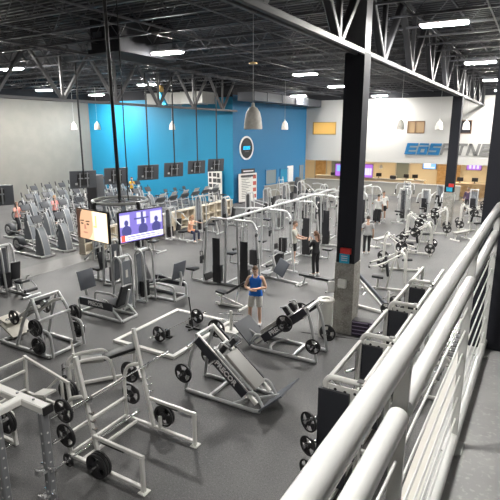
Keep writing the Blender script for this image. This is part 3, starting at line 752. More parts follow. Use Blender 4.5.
# benches
def bench_arch(loc, rz, label):
    t = T('incline_bench', label, 'bench', loc, rz)
    for s in (-1,1): P('arch_leg', G().tube([(-.62,s*.22,.03),(-.60,s*.22,.62),(-.35,s*.22,.70),(.18,s*.22,.70),(.3,s*.22,.55),(.36,s*.22,.03)], .036, 10, .18), 'white_metal', t)
    P('seat', G().pad((-.1,0,.60),(.5,.32,.08),Ry(6),.025), 'grey_vinyl', t); P('back_pad', G().pad((.55,0,.68),(.85,.30,.08),Ry(-12),.025), 'black_vinyl', t)
    P('pad_frame', G().beam((-.35,0,.54),(.95,0,.62),.06), 'white_metal', t)
    P('base_frame', G().beam((-.62,0,.05),(.98,0,.05),.07).beam((-.62,-.3,.04),(-.62,.3,.04),.06).beam((.95,-.3,.04),(.95,.3,.04),.06), 'white_metal', t)
    P('rear_post', G().beam((.85,0,.05),(.85,0,.60),.06), 'white_metal', t)
    for s in (-1,1): P('bar_post', G().tube([(-.45,s*.30,.05),(-.5,s*.42,.9),(-.5,s*.42,1.0)], .028, 8, .1), 'white_metal', t)
    for s in (-1,1): P('roller', G().cyl((-.72,s*.05,.42),(-.72,s*.30,.42),.05,12), 'black_vinyl', t)
    P('roller_bar', G().cyl((-.72,-.3,.42),(-.72,.3,.42),.018,8).beam((-.62,0,.5),(-.72,0,.42),.04), 'silver', t)
    return t
bench_arch((-8.22,7.22,0), 52, 'white incline bench with arched legs left of the lifting platform')
def flat_bench(loc, rz, label, m='white_metal', z=.45, L=1.25, pad='black_vinyl'):
    t = T('flat_bench', label, 'bench', loc, rz)
    P('pad', G().pad((0,0,z),(L,.30,.08),None,.03), pad, t)
    P('spine', G().beam((-L*.42,0,z-.08),(L*.42,0,z-.08),.06), m, t)
    for s in (-1,1):
        P('leg', G().beam((s*L*.34,0,z-.08),(s*L*.42,0,.04),.06), m, t); P('foot', G().beam((s*L*.42,-.28,.035),(s*L*.42,.28,.035),.06,.06), m, t)
    P('handle', G().tube([(L*.42,-.05,z-.08),(L*.55,-.05,z-.1),(L*.55,.05,z-.1),(L*.42,.05,z-.08)],.014,6), m, t)
    return t
def adj_bench(loc, rz, label, m='white_metal', ang=48, pad='black_vinyl'):
    t = T('adjustable_bench', label, 'bench', loc, rz)
    R = Ry(-ang); u = R @ V((1,0,0))
    P('back_pad', G().pad(V((.05,0,.48))+u*.42,(.84,.28,.075),R,.03), pad, t); P('seat', G().pad((-.2,0,.47),(.36,.28,.075),Ry(8),.03), pad, t)
    P('spine', G().beam((-.45,0,.36),(.62,0,.10),.065), m, t); P('seat_post', G().beam((-.22,0,.06),(-.18,0,.43),.06), m, t)
    P('back_brace', G().beam((.35,0,.2),V((.05,0,.42))+u*.5,.045), m, t)
    P('foot', G().beam((-.3,-.1,.035),(-.3,.1,.035),.06).beam((-.45,0,.05),(.65,0,.05),.06,.07), m, t)
    P('rear_foot', G().beam((.63,-.32,.04),(.63,.32,.04),.06), m, t)
    return t
# ================================================================ selector and plate loaded machines
def tower(t, x, y, h=1.72, w=.46, m='silver', shroud='shroud_dark', full=True, d=.30):
    """arched frame with its weight stack, a set of parts of machine t"""
    for s in (-1,1):
        P('tower_frame', G().tube([(x+s*w/2,y-d/2,.03),(x+s*w/2,y-d/2,h-.15),(x+s*w/2,y-d/2+.12,h),(x+s*w/2,y+d/2-.05,h),(x+s*w/2,y+d/2+.05,h-.15),(x+s*w/2,y+d/2+.12,.03)],.038,10,.14), m, t)
    P('tower_cap', G().pad((x,y,h-.02),(w*.86,.16,.07),None,.02), m, t)
    g = G()
    for k in range(13): g.box((x,y,.16+k*.042),(w*.62,.16,.036))
    P('weight_stack', g, 'black_iron', t, False)
    g = G()
    for s in (-1,1): g.cyl((x+s*w*.2,y,.1),(x+s*w*.2,y,h-.05),.012,8)
    P('guide_rod', g, 'chrome', t)
    if full:
        P('shroud', G().pad((x,y-d*.42,h*.52),(w*.80,.03,h*.80),None,.01), shroud, t)
        P('label_plate', G().bb((x-.05,y-d*.42-.022,h*.62),(x+.05,y-d*.42-.015,h*.76)), 'paper', t, False)
    P('tower_base', G().beam((x-w/2-.03,y-d/2,.04),(x-w/2-.03,y+d/2+.14,.04),.07).beam((x-w/2-.03,y,.04),(x+w/2+.03,y,.04),.06).beam((x+w/2+.03,y-d/2,.04),(x+w/2+.03,y+d/2+.14,.04),.07).beam((x-w/2,y,.05),(x+w/2,y,.05),.08), m, t)
def selector(label, loc, rz, kind='press', m='silver', pad='black_vinyl', shroud='shroud_dark', h=1.72):
    """tower behind (local -y), user faces +y"""
    names = {'press':'chest_press_machine','row':'row_machine','leg':'leg_extension_machine','pull':'pulldown_machine','fly':'fly_machine','curl':'leg_curl_machine'}
    t = T(names[kind], label, 'weight machine', loc, rz)
    tower(t, 0, -.62, h + (.35 if kind == 'pull' else 0), m=m, shroud=shroud)
    P('base_frame', G().beam((0,-.5,.05),(0,.72,.05),.09,.08).beam((-.36,.70,.04),(.36,.70,.04),.08,.07), m, t)
    P('seat', G().pad((0,.22,.50),(.38,.42,.09),Rx(4),.03), pad, t); P('seat_post', G().beam((0,.22,.06),(0,.18,.46),.08), m, t)
    if kind in ('press','leg','fly','curl'):
        P('back_pad', G().pad((0,-.05,.86),(.34,.09,.66),Rx(-10),.03), pad, t); P('back_post', G().beam((0,-.05,.06),(0,-.18,1.15),.075), m, t)
    if kind == 'press':
        for s in (-1,1):
            P('press_arm', G().tube([(s*.2,-.35,1.5),(s*.42,-.2,1.45),(s*.44,.25,1.05),(s*.42,.42,.92),(s*.20,.48,.92)],.030,10,.14), m, t)
            P('grip', G().cyl((s*.22,.48,.92),(s*.38,.45,.92),.034,10), 'black_rubber', t)
    if kind == 'fly':
        for s in (-1,1):
            P('press_arm', G().tube([(s*.1,-.2,1.62),(s*.62,-.1,1.60),(s*.70,.1,1.40),(s*.70,.12,1.0)],.030,10,.14), m, t)
            P('arm_pad', G().pad((s*.70,.15,1.02),(.09,.10,.34),None,.03), pad, t)
    if kind == 'row':
        P('chest_pad', G().pad((0,.52,.92),(.26,.09,.36),None,.03), pad, t); P('chest_post', G().tube([(0,.72,.05),(0,.66,.7),(0,.56,.92)],.034,8,.1), m, t)
        for s in (-1,1): P('row_arm', G().tube([(s*.25,-.40,1.25),(s*.40,.4,1.10),(s*.28,.72,.98)],.028,8,.15), m, t); P('grip', G().cyl((s*.28,.72,.88),(s*.28,.72,1.08),.03,10), 'black_rubber', t)
    if kind == 'pull':
        P('top_arm', G().tube([(0,-.6,h+.3),(0,-.2,h+.42),(0,.25,h+.36)],.04,10,.2), m, t)
        P('pulldown_bar', G().tube([(-.55,.27,h-.02),(-.4,.27,h+.08),(.4,.27,h+.08),(.55,.27,h-.02)],.014,8,.06), 'chrome', t)
        P('cable', G().cyl((0,.26,h+.08),(0,.26,h+.34),.006,6), 'black_rubber', t)
        P('thigh_roller', G().cyl((-.25,.42,.72),(.25,.42,.72),.06,12), pad, t); P('roller_post', G().beam((0,.60,.05),(0,.42,.72),.06), m, t)
    if kind in ('leg','curl'):
        z = .25 if kind == 'leg' else .62
        for s in (-1,1): P('lever_arm', G().tube([(s*.26,.42,.48),(s*.30,.58,z+.05),(s*.24,.66,z)],.03,8,.1), m, t)
        P('leg_roller', G().cyl((-.24,.68,z),(.24,.68,z),.065,12), pad, t)
        for s in (-1,1): P('hand_grip', G().tube([(s*.22,.15,.45),(s*.30,.15,.62),(s*.30,.30,.64)],.02,8,.06), m, t)
    return t
def leg_press(label, loc, rz, m='silver'):
    """seated leg press: tower, reclined seat and a big upright foot board; local +y towards the board"""
    t = T('seated_leg_press', label, 'leg press machine', loc, rz)
    tower(t, .62, -.1, 1.80, m=m, shroud='shroud_grey')
    for s in (-1,1):
        P('side_rail', G().tube([(s*.33,-.85,.05),(s*.33,.95,.05)],.045,10), m, t)
        P('rail_arch', G().tube([(s*.33,.95,.05),(s*.33,.95,.52),(s*.33,.2,.56),(s*.33,-.6,.30),(s*.33,-.85,.05)],.04,10,.12), m, t)
    q = P('name_panel', G().bb((-.40,-.55,.34),(-.37,.85,.58)), 'panel_dark', t, False)
    text('panel_lettering', 'PRECOR', .17, 'letter_white', q, (-.402,.15,.46), (0,-1,0), (0,0,1), extrude=.003, off=.006)
    P('cross_tube', G().beam((-.33,-.85,.05),(.33,-.85,.05),.08), m, t); P('cross_tube', G().beam((-.33,.95,.05),(.33,.95,.05),.08), m, t)
    P('seat', G().pad((0,-.30,.46),(.42,.46,.09),Rx(12),.03), 'black_vinyl', t); P('back_pad', G().pad((0,-.68,.80),(.42,.09,.72),Rx(24),.03), 'black_vinyl', t)
    P('back_post', G().tube([(0,-.4,.3),(0,-.75,.45),(0,-.92,1.0)],.04,8,.1), m, t)
    P('foot_board', G().pad((0,.92,1.05),(.62,.05,.62),Rx(-12),.015), 'panel_slate', t)
    P('board_arm', G().tube([(0,.95,.5),(0,1.02,.8),(0,.97,1.0)],.05,10,.1), m, t)
    for s in (-1,1): P('hand_grip', G().tube([(s*.25,-.3,.42),(s*.34,-.3,.62),(s*.34,-.1,.64)],.02,8,.06), m, t)
    return t
def plate_press(label, loc, rz, m='press_white', kind='press', name='plate_loaded_press'):
    """plate loaded lever machine: user faces +y, horns out to the sides"""
    t = T(name, label, 'plate loaded machine', loc, rz)
    P('base_frame', G().beam((0,-.75,.05),(0,.75,.05),.09,.08).beam((-.48,-.75,.05),(.48,-.75,.05),.08).beam((-.34,.72,.05),(.34,.72,.05),.08), m, t)
    for s in (-1,1):
        P('upright', G().tube([(s*.44,-.75,.05),(s*.42,-.70,1.42),(s*.30,-.60,1.54)],.042,10,.10), m, t)
        P('lever_arm', G().tube([(s*.30,-.56,1.46),(s*.42,-.10,1.17),(s*.44,.30,.98),(s*.32,.52,.92)],.034,10,.10), m, t)
        P('weight_horn', G().cyl((s*.46,-.10,1.16),(s*.82,-.06,1.18),.025,10), 'chrome', t)
        P('storage_horn', G().cyl((s*.45,-.75,.45),(s*.80,-.75,.45),.025,10), 'chrome', t)
        P('grip', G().cyl((s*.20,.54,.92),(s*.38,.51,.92),.032,10), 'black_rubber', t)
    P('top_cross', G().beam((-.34,-.56,1.5),(.34,-.56,1.5),.07), m, t)
    P('seat', G().pad((0,.22,.50),(.36,.42,.09),Rx(4),.03), 'black_vinyl', t); P('seat_post', G().beam((0,.22,.06),(0,.2,.46),.08), m, t)
    P('back_pad', G().pad((0,-.08,.92),(.32,.10,.74),Rx(-10),.03), 'black_vinyl', t); P('back_post', G().beam((0,-.1,.06),(0,-.38,1.5),.075), m, t)
    return t
def plate_squat(label, loc, rz, m='silver'):
    """big plate loaded frame: slanted seat board, tall A frame and horns at two heights each side"""
    t = T('plate_loaded_squat', label, 'plate loaded machine', loc, rz)
    for s in (-1,1):
        P('base_rail', G().beam((-1.05,s*.5,.05),(.95,s*.5,.05),.08), m, t)
        P('a_frame', G().tube([(.75,s*.5,.06),(.62,s*.46,1.0),(.35,s*.40,1.45)],.045,10,.2), m, t)
        P('rear_frame', G().tube([(-.35,s*.5,.06),(-.05,s*.46,.8),(.30,s*.40,1.42)],.04,10,.2), m, t)
        P('lever_arm', G().tube([(-.55,s*.36,.70),(.15,s*.36,1.18),(.55,s*.36,1.30)],.045,10,.15), 'white_metal', t)
        P('arch_rail', G().tube([(.70,s*.50,.75),(1.05,s*.50,.72),(1.1,s*.50,.06)],.036,10,.14), m, t)
        P('top_horn', G().cyl((-.35,s*.36,.88),(-.35,s*.74,.88),.025,10), 'chrome', t)
        P('weight_horn', G().cyl((.68,s*.46,.84),(.68,s*.86,.84),.025,10), 'chrome', t)
        P('storage_horn', G().cyl((.73,s*.48,.36),(.73,s*.88,.36),.025,10), 'chrome', t)
    [P('cross_tube', G().beam((x,-.5,z),(x,.5,z),.075), m, t) for x, z in ((-1.05,.05),(.95,.05),(.64,.95))]
    P('top_cross', G().beam((.33,-.42,1.44),(.33,.42,1.44),.08), m, t)
    P('back_pad', G().pad((-.15,0,1.0),(.72,.42,.10),Ry(-34),.03), 'black_vinyl', t); P('shoulder_pad', G().pad((.16,0,1.33),(.16,.46,.14),Ry(-34),.05), 'black_vinyl', t)
    P('pad_frame', G().beam((-.5,0,.72),(.3,0,1.30),.07), m, t)
    P('foot_board', G().pad((-.98,0,.30),(.06,.74,.62),Ry(-62),.012), 'tan_board', t)
    P('rear_board', G().pad((-1.22,0,.52),(.05,.62,.42),Ry(-78),.012), 'tan_board', t)
    P('board_post', G().beam((-.9,0,.06),(-1.2,0,.50),.07), m, t)
    return t
# ================================================================ cardio, cable station, racks, small things
def elliptical(label, loc, rz, group=None):
    t = T('elliptical_trainer', label, 'elliptical trainer', loc, rz, group)      # local +x is the console end
    for s in (-1,1):
        P('base_rail', G().tube([(-.95,s*.24,.05),(.95,s*.30,.05)],.04,8), 'silver', t)
        P('pedal_arm', G().beam((.45,s*.17,.20),(-.80,s*.17,.36),.05,.07), 'silver_dark', t)
        P('pedal', G().pad((-.10,s*.19,.35+s*.05),(.40,.15,.05),Ry(7),.015), 'black_rubber', t)
        P('moving_arm', G().tube([(.50,s*.28,.24),(.52,s*.31,.75),(.36,s*.31,1.25),(.24,s*.30,1.62)],.022,8,.15), 'silver', t)
        P('grip', G().tube([(.30,s*.305,1.42),(.22,s*.30,1.68)],.028,8), 'black_rubber', t)
    P('cross_foot', G().beam((.95,-.34,.04),(.95,.34,.04),.08), 'silver', t); P('cross_foot', G().beam((-.95,-.3,.04),(-.95,.3,.04),.08), 'silver', t)
    out = [(.98,.06),(.95,.35),(.84,.75),(.72,1.05),(.62,1.14),(.55,1.08),(.52,.70),(.42,.35),(.40,.06)]
    P('front_shield', G().prism([(x,-.15,z) for x,z in out],(0,.30,0)), 'shroud_grey', t)
    g = G()
    for s in (-.155,.155):
        pts = [V((x*1.0+.0,s,z)) for x,z in out[:6]]
        g.tube(pts,.022,6)
    P('shield_edge', g, 'silver', t)
    P('flywheel', G().lathe((-.80,-.15,.36),(0,1,0),[(.05,0),(.26,.01),(.29,.05),(.29,.25),(.26,.29),(.05,.30)],20), 'shroud_dark', t)
    for s in (-1,1): P('flywheel_disc', G().lathe((-.80,s*.17,.36),(0,-s,0),[(.0,0),(.14,.0),(.16,.02)],16), 'silver', t)
    P('mast', G().tube([(.62,0,1.0),(.52,0,1.36)],.045,10), 'silver', t)
    c = P('console', G().pad((.50,0,1.46),(.06,.46,.30),Ry(-32),.02), 'shroud_dark', t)
    P('display', G().box(V((.468,0,1.48)),(.008,.30,.18),Ry(-32)), 'pane_grey', c, False)
    P('fixed_bar', G().tube([(.30,-.24,1.18),(.45,-.22,1.22),(.55,0,1.18),(.45,.22,1.22),(.30,.24,1.18)],.018,8,.1), 'silver', t)
    t.scale = (1.12,1.12,1.18)
    return t
def treadmill(label, loc, rz, group=None):
    t = T('treadmill', label, 'treadmill', loc, rz, group)
    P('deck', G().pad((-.75,0,.15),(1.75,.78,.13),None,.02), 'shroud_grey', t); P('belt', G().box((-.80,0,.22),(1.55,.52,.012)), 'black_rubber', t, False)
    P('motor_hood', G().pad((.22,0,.22),(.42,.80,.28),Ry(8),.06), 'shroud_dark', t)
    for s in (-1,1):
        P('upright', G().tube([(.20,s*.40,.15),(.08,s*.40,.9),(.02,s*.38,1.25)],.04,8,.1), 'silver', t)
        P('handrail', G().tube([(.05,s*.39,1.05),(-.25,s*.39,1.0),(-.60,s*.39,.95)],.026,8,.08), 'black_rubber', t)
        P('foot', G().lathe((-1.5,s*.33,0),(0,0,1),[(.05,0),(.05,.09)],10), 'black_rubber', t)
    P('console', G().pad((.02,0,1.34),(.10,.84,.34),Ry(34),.03), 'shroud_dark', t)
    P('display', G().box(V((.10,0,1.60)),(.03,.50,.30),Ry(34)), 'screen_off', t, False)
    P('display_back', G().pad(V((.122,0,1.59)),(.03,.55,.36),Ry(34),.01), 'silver', t)
    P('cross_bar', G().tube([(.0,-.38,1.1),(.0,.38,1.1)],.025,8), 'silver', t)
    return t
def bike(label, loc, rz, group=None):
    t = T('exercise_bike', label, 'exercise bike', loc, rz, group)
    P('body', G().prism([(.55,-.10,.15),(.50,-.10,.62),(.20,-.10,.72),(-.15,-.10,.45),(-.2,-.10,.15)],(0,.20,0)), 'shroud_grey', t)
    P('base', G().beam((-.65,0,.05),(.6,0,.05),.08).beam((.6,-.26,.04),(.6,.26,.04),.07).beam((-.65,-.26,.04),(-.65,.26,.04),.07), 'silver', t)
    P('seat_post', G().tube([(-.25,0,.1),(-.38,0,.90)],.035,8), 'silver', t); P('seat', G().pad((-.40,0,.95),(.26,.22,.08),None,.035), 'black_vinyl', t)
    P('handlebar', G().tube([(.10,-.24,1.22),(.30,-.22,1.18),(.40,0,1.12),(.30,.22,1.18),(.10,.24,1.22)],.018,8,.1), 'black_rubber', t)
    P('mast', G().tube([(.36,0,.65),(.44,0,1.25)],.04,8), 'silver', t); P('console', G().pad((.42,0,1.36),(.05,.34,.26),Ry(-25),.02), 'shroud_dark', t)
    for s in (-1,1): P('crank', G().beam((.15,s*.12,.38),(.15+s*.12,s*.14,.26),.03), 'silver_dark', t); P('pedal', G().pad((.15+s*.12,s*.20,.26),(.10,.10,.03),None,.01), 'black_rubber', t)
    return t
def cable_station(label, loc, rz, L, ys, w=.85, m='silver', name='cable_station', tall=2.28, cross=()):
    """long overhead spine along local +y with paired stack towers at the distances ys"""
    t = T(name, label, 'cable machine', loc, rz)
    P('top_beam', G().tube([(0,-.35,tall),(0,L+.35,tall)],.05,12), m, t)
    for i, y in enumerate(ys):
        P('cross_beam', G().tube([(-w-.25,y-.05,tall-.35),(-w-.05,y,tall-.05),(w+.05,y,tall-.05),(w+.25,y-.05,tall-.35)],.042,10,.12), m, t)
        for s in (-1,1):
            P('upright', G().tube([(s*(w+.42),y-.02,.04),(s*(w+.22),y-.05,tall-.40)],.045,10), m, t)
            P('upright', G().tube([(s*.30,y+.02,.04),(s*.24,y,tall-.05)],.045,10), m, t)
            g = G()
            for k in range(15): g.box((s*.60,y,.14+k*.042),(.30,.17,.036))
            P('weight_stack', g, 'black_iron', t, False)
            g = G()
            for q in (-.08,.08): g.cyl((s*.60+q,y,.1),(s*.60+q,y,tall-.1),.012,6)
            P('guide_rod', g, 'chrome', t)
            if (i, s) in ((0,-1),(0,1),(2,1),(3,1),(4,-1),(4,1)): P('shroud', G().pad((s*.60,y-.13,1.15),(.32,.02,1.3),None,.008), 'black_vinyl', t)
            P('stack_cover', G().pad((s*.60,y-.12,.40),(.36,.02,.66),None,.008), 'black_iron', t)
            P('pulley', G().lathe((s*(w+.26),y-.12,tall-.5),(1,0,0),[(.0,-.02),(.07,-.02),(.055,0),(.07,.02),(.0,.02)],14), 'black_rubber', t)
            P('cable', G().tube([(s*(w+.26),y-.18,tall-.55),(s*(w+.34),y-.22,1.25)],.007,6), 'black_rubber', t)
            P('cable_grip', G().tube([(s*(w+.30),y-.22,1.25),(s*(w+.30),y-.22,1.10),(s*(w+.42),y-.22,1.10),(s*(w+.42),y-.22,1.25),(s*(w+.30),y-.22,1.25)],.014,6), 'black_rubber', t)
        P('base_rail', G().beam((-w-.55,y,.045),(w+.55,y,.045),.08,.07), m, t)
    for s in (-1,1): P('base_runner', G().beam((s*.30,ys[0],.045),(s*.30,ys[-1],.045),.07), m, t)
    for (s, y, kind) in cross:                     # seats standing out from the towers
        P('seat', G().pad((s*(w+.85),y-.15,.48),(.42,.34,.08),None,.03), 'black_vinyl', t)
        P('seat_frame', G().tube([(s*.6,y-.15,.06),(s*(w+.9),y-.15,.06),(s*(w+.85),y-.15,.45)],.036,8,.08), m, t)
        if kind == 'pull': P('thigh_roller', G().cyl((s*(w+.6),y-.36,.72),(s*(w+.6),y+.06,.72),.055,10), 'black_vinyl', t); P('pulldown_bar', G().tube([(s*(w+.65),y-.65,1.78),(s*(w+.65),y-.5,1.86),(s*(w+.65),y+.2,1.86),(s*(w+.65),y+.35,1.78)],.014,6,.05), 'chrome', t); P('top_arm', G().tube([(s*.6,y-.15,tall-.05),(s*(w+.68),y-.15,tall-.08)],.035,8), m, t)
        if kind == 'row': P('foot_rest', G().pad((s*(w+.1),y-.15,.30),(.05,.5,.26),Ry(s*20),.01), 'black_rubber', t); P('chest_pad', G().pad((s*(w+.38),y-.15,.92),(.08,.24,.30),None,.03), 'black_vinyl', t); P('chest_post', G().beam((s*(w+.30),y-.15,.06),(s*(w+.34),y-.15,.9),.05), m, t)
    return t
def rack_bay(label, loc, n):
    """white arched storage rack with a dark guard panel, seen end-on from the walkway"""
    t = T('half_rack', label, 'rack', loc, 0)
    zt = 2.30
    P('arch', G().tube([(0,0,.04),(0,0,zt-.02),(.06,0,zt+.06),(.50,0,zt+.06)],.042,12,.12), 'white_metal', t)
    P('inner_leg', G().beam((.50,0,.04),(.50,0,zt),.085), 'white_metal', t)
    g = G().prism([(.05,-.05,zt-.02),(.56,-.05,zt-.02),(.56,-.05,zt-.16),(.40,-.05,zt-.20),(.36,-.05,zt-.50),(.28,-.05,zt-.50),(.26,-.05,zt-.18),(.10,-.05,zt-.14)],(0,.02,0))
    gs = P('gusset', g, 'white_metal', t, False)
    g = G()
    for a, b in ((.16,-.08),(.30,-.09),(.44,-.08),(.52,.02)): g.lathe((a,-.052,zt+b-.0),(0,-1,0),[(.022,0),(.022,.006)],10)
    also(gs, g, 'black_iron')
    P('end_cap', G().bb((.455,-.05,zt+.102),(.545,.05,zt+.108)), 'black_rubber', t)
    for x in (0.02,.50): P('side_beam', G().beam((x,.05,zt-.02),(x,1.5,zt-.02),.06,.07), 'white_metal', t)
    P('rear_leg', G().beam((0.02,1.46,.04),(0.02,1.46,zt-.05),.07), 'white_metal', t)
    P('guard_panel', G().bb((-.06,-.13,.72),(.38,-.08,zt-.08)), 'panel_dark', t, False)
    P('base_rail', G().beam((0,0,.045),(0,1.5,.045),.08).beam((.5,0,.045),(.5,1.5,.045),.08).beam((0,.1,.05),(.5,.1,.05),.08), 'white_metal', t)
    P('diagonal_brace', G().beam((.02,.25,zt-.1),(.02,1.35,1.2),.05), 'white_metal', t)
    P('lower_beam', G().beam((.02,.05,1.15),(.02,1.45,1.15),.05), 'white_metal', t)
    for z in (.98,1.36,1.74): P('plate_horn', G().cyl((-.04,-.05,z),(-.16,-.34,z+.02),.026,10), 'chrome', t)
    P('inner_horn', G().cyl((.02,.58,1.15),(.32,.58,1.15),.025,10), 'chrome', t)
    P('bar_hook', G().cyl((.5,-.2,1.3),(.5,.2,1.3),.02,8), 'chrome', t)
    return t
# dumbbells
def hexbell(label, loc, group, s=1.):
    t = T('dumbbell', label, 'dumbbell', loc, 0, group)
    P('handle', G().cyl((-.07,0,0),(.07,0,0),.015,8), 'chrome', t)
    for q in (-1,1): P('head', G().lathe((q*.065,0,0),(q,0,0),[(.0,0),(.048*s,.0),(.058*s,.012),(.058*s,.085),(.045*s,.10),(0,.10)],6), 'black_rubber' if s < 1.1 else 'silver_dark', t, False)
    return t
def dumbbell_rack(label, loc, L=2.2):
    t = T('dumbbell_rack', label, 'rack', loc)
    for y in (.1,L-.1):
        P('side_frame', G().tube([(-.26,y,.04),(.26,y,.04),(.22,y,.95),(.10,y,1.05)],.04,8,.08).beam((-.26,y,.04),(.16,y,.98),.06), 'white_metal', t)
    for x, z in ((-.12,.40),(.08,.86)):
        P('shelf', G().beam((x-.09,0,z),(x-.09,L,z),.05,.04).beam((x+.09,0,z+.03),(x+.09,L,z+.03),.05,.04), 'white_metal', t)
    return t
def kettle_step(loc, k, label):
    t = T('aerobic_step', label, 'step platform', loc, 6)
    P('platform', G().pad((0,0,.055),(.66,.36,.10),None,.02), 'purple', t); P('tread', G().pad((0,0,.108),(.60,.30,.012),None,.005), 'black_rubber', t)
    g = G()
    for s in (-1,1): g.bb((s*.30-.04,-.187,.03),(s*.30+.04,-.18,.06)); 
    g.bb((-.22,-.187,.065),(.22,-.18,.085)); P('stripe', g, 'stripe_lilac', t, False)
    return t
def tbar(label, loc, rz):
    t = T('lever_row_machine', label, 'plate loaded machine', loc, rz)    # local +x: low loading end
    P('base', G().beam((-.75,0,.05),(.9,0,.05),.09).beam((-.75,-.35,.04),(-.75,.35,.04),.08).beam((.8,-.4,.04),(.8,.4,.04),.08), 'white_metal', t)
    for s in (-1,1): P('slanted_rail', G().beam((-.70,s*.10,1.18),(.65,s*.14,.10),.06,.08), 'white_metal', t)
    P('dark_lever', G().beam((-.66,0,1.24),(.45,0,.36),.10,.09), 'panel_slate', t)
    P('post', G().beam((-.72,0,.05),(-.72,0,1.2),.09), 'white_metal', t)
    P('chest_pad', G().pad((-.78,0,1.28),(.22,.26,.10),Ry(35),.03), 'black_vinyl', t)
    P('hand_bar', G().cyl((-.1,-.55,.66),(-.1,.55,.66),.016,8), 'chrome', t)
    P('loading_post', G().beam((.55,0,.05),(.55,0,.80),.07), 'white_metal', t)
    for z in (.35,.62): P('plate_horn', G().cyl((.55,-.4,z),(.55,.4,z),.025,10), 'chrome', t)
    return t
def back_ext(label, loc, rz):
    t = T('back_extension_bench', label, 'bench', loc, rz)
    P('base', G().beam((-.85,0,.05),(.82,0,.05),.09).beam((-.85,-.35,.04),(-.85,.35,.04),.08).beam((.8,-.25,.04),(.8,.25,.04),.08), 'silver', t)
    P('post', G().beam((-.15,0,.05),(-.45,0,.95),.08), 'silver', t)
    P('thigh_board', G().pad((.0,-.02,.55),(.50,.06,.62),Rx(-18) @ Ry(20),.02), 'panel_slate', t)
    P('step', G().pad((-.72,0,.22),(.40,.52,.05),None,.01), 'silver_dark', t); P('step_post', G().beam((-.72,0,.05),(-.72,0,.22),.08), 'silver', t)
    for s in (-1,1): P('hand_grip', G().tube([(-.45,s*.08,.92),(-.42,s*.30,1.0),(-.20,s*.32,1.05)],.022,8,.08), 'silver', t)
    P('ankle_roller', G().cyl((-.55,-.24,.55),(-.55,.24,.55),.05,10), 'black_vinyl', t)
    return t
# ================================================================ placing the floor machines
leg_press('seated leg press with slate foot board and lettered panel left under the hanging screens', (-11.15,10.45,0), 90)
leg_press('seated leg press with upright board facing right below the news television', (-11.05,12.75,0), -90)
plate_squat('plate loaded squat machine with tan foot boards at the left before the leg press', (-11.15,7.95,0), 0)
for (x, z), q in zip(((-10.47,.84),(-10.42,.36)), ('upper','lower')):
    for s, w in ((-1,'near'),(1,'far')):
        for k, n in enumerate(('inner','outer')):
            plate(x, 7.95+s*(.60+.055*k), z, 'y', '%s weight plate, %s front horn, %s side of the tan boarded squat machine' % (n, q, w), .225)
for s, w in ((-1,'near'),(1,'far')):
    plate(-11.50, 7.95+s*.50, .88, 'y', 'weight plate, top rear horn, %s side of the tan boarded squat machine' % w, .20)
selector('leg curl machine with padded rollers cut by the left picture edge', (-15.5,10.35,0), -90, 'leg')
adj_bench((-8.35,13.0,0), 0, 'white adjustable bench left of the man in the blue vest', ang=35)
flat_bench((-6.5,16.2,0), -8, 'narrow black bench the woman in black stands on', 'silver', .45, 1.35)
back_ext('back extension bench with slate board between the grey shirted man and the woman in black', (-8.0,16.38,0), -8)

# selector machines between the cable station and the cardio rows
SEL = [('press',-14.0,12.9,90,'silver','shroud_dark','chest press with tall dark back behind the face television'),
       ('row',-15.9,15.2,-90,'silver','shroud_grey','row machine between the hanging televisions, first of its row'),
       ('fly',-15.7,17.6,-90,'silver','shroud_dark','fly machine right of the news television'),
       ('press',-15.9,20.2,-90,'silver','shroud_dark','chest press the woman in peach top sits at'),
       ('pull',-15.7,22.7,-90,'silver','shroud_grey','pulldown machine behind the woman in peach top'),
       ('curl',-15.6,25.2,-90,'silver','shroud_dark','leg curl machine below the photo board'),
       ('row',-15.4,27.8,-90,'silver','shroud_dark','row machine below the printed board'),
       ('fly',-15.6,30.6,-90,'silver','shroud_grey','fly machine at the foot of the printed board'),
                            ('row',-13.3,25.6,90,'silver','shroud_dark','row machine behind the middle of the cable station'),
       ('press',-13.2,28.8,90,'silver','shroud_dark','chest press behind the far end of the cable station'),
       ('pull',-13.0,31.8,90,'silver','shroud_dark','pulldown machine beyond the cable station'),
       ('fly',-15.6,33.6,-90,'silver','shroud_grey','fly machine before the blue wall windows'),
       ('press',-15.6,36.4,-90,'silver','shroud_dark','chest press near the step ladder'),
       ('row',-12.8,34.8,90,'silver','shroud_grey','row machine in the far middle before the low wall'),
       ('leg',-12.6,38.0,90,'silver','shroud_dark','leg extension machine before the low wall'),
       ('press',-11.6,29.6,0,'silver','shroud_dark','chest press left of the near column, behind the cable station'),
       ('pull',-10.2,32.8,0,'silver','shroud_dark','pulldown machine far behind the cable station'),
       ('pull',-7.1,31.6,180,'silver','shroud_dark','tall dark fronted pulldown machine right of the two men'),
       ('press',-6.3,34.8,180,'silver','shroud_grey','grey shrouded chest press left of the far column'),
       ('row',-5.9,38.2,180,'silver','shroud_grey','grey shrouded row machine before the wooden panel'),
       ('press',-4.9,35.6,180,'silver','shroud_grey','grey shrouded chest press just left of the far column'),
       ('leg',-3.4,36.4,180,'silver','shroud_grey','grey shrouded leg extension right of the far column'),
       ('press',-2.3,39.6,180,'silver','shroud_grey','grey shrouded chest press at the far right before the counter'),
       ('press',-7.9,36.2,180,'silver','shroud_grey','grey shrouded chest press before the reception'),
       ('fly',-8.6,39.4,180,'silver','shroud_grey','grey shrouded fly machine before the low wall')]
for kind, x, y, rz, m, sh, l in SEL: selector(l, (x,y,0), rz, kind, m, shroud=sh)

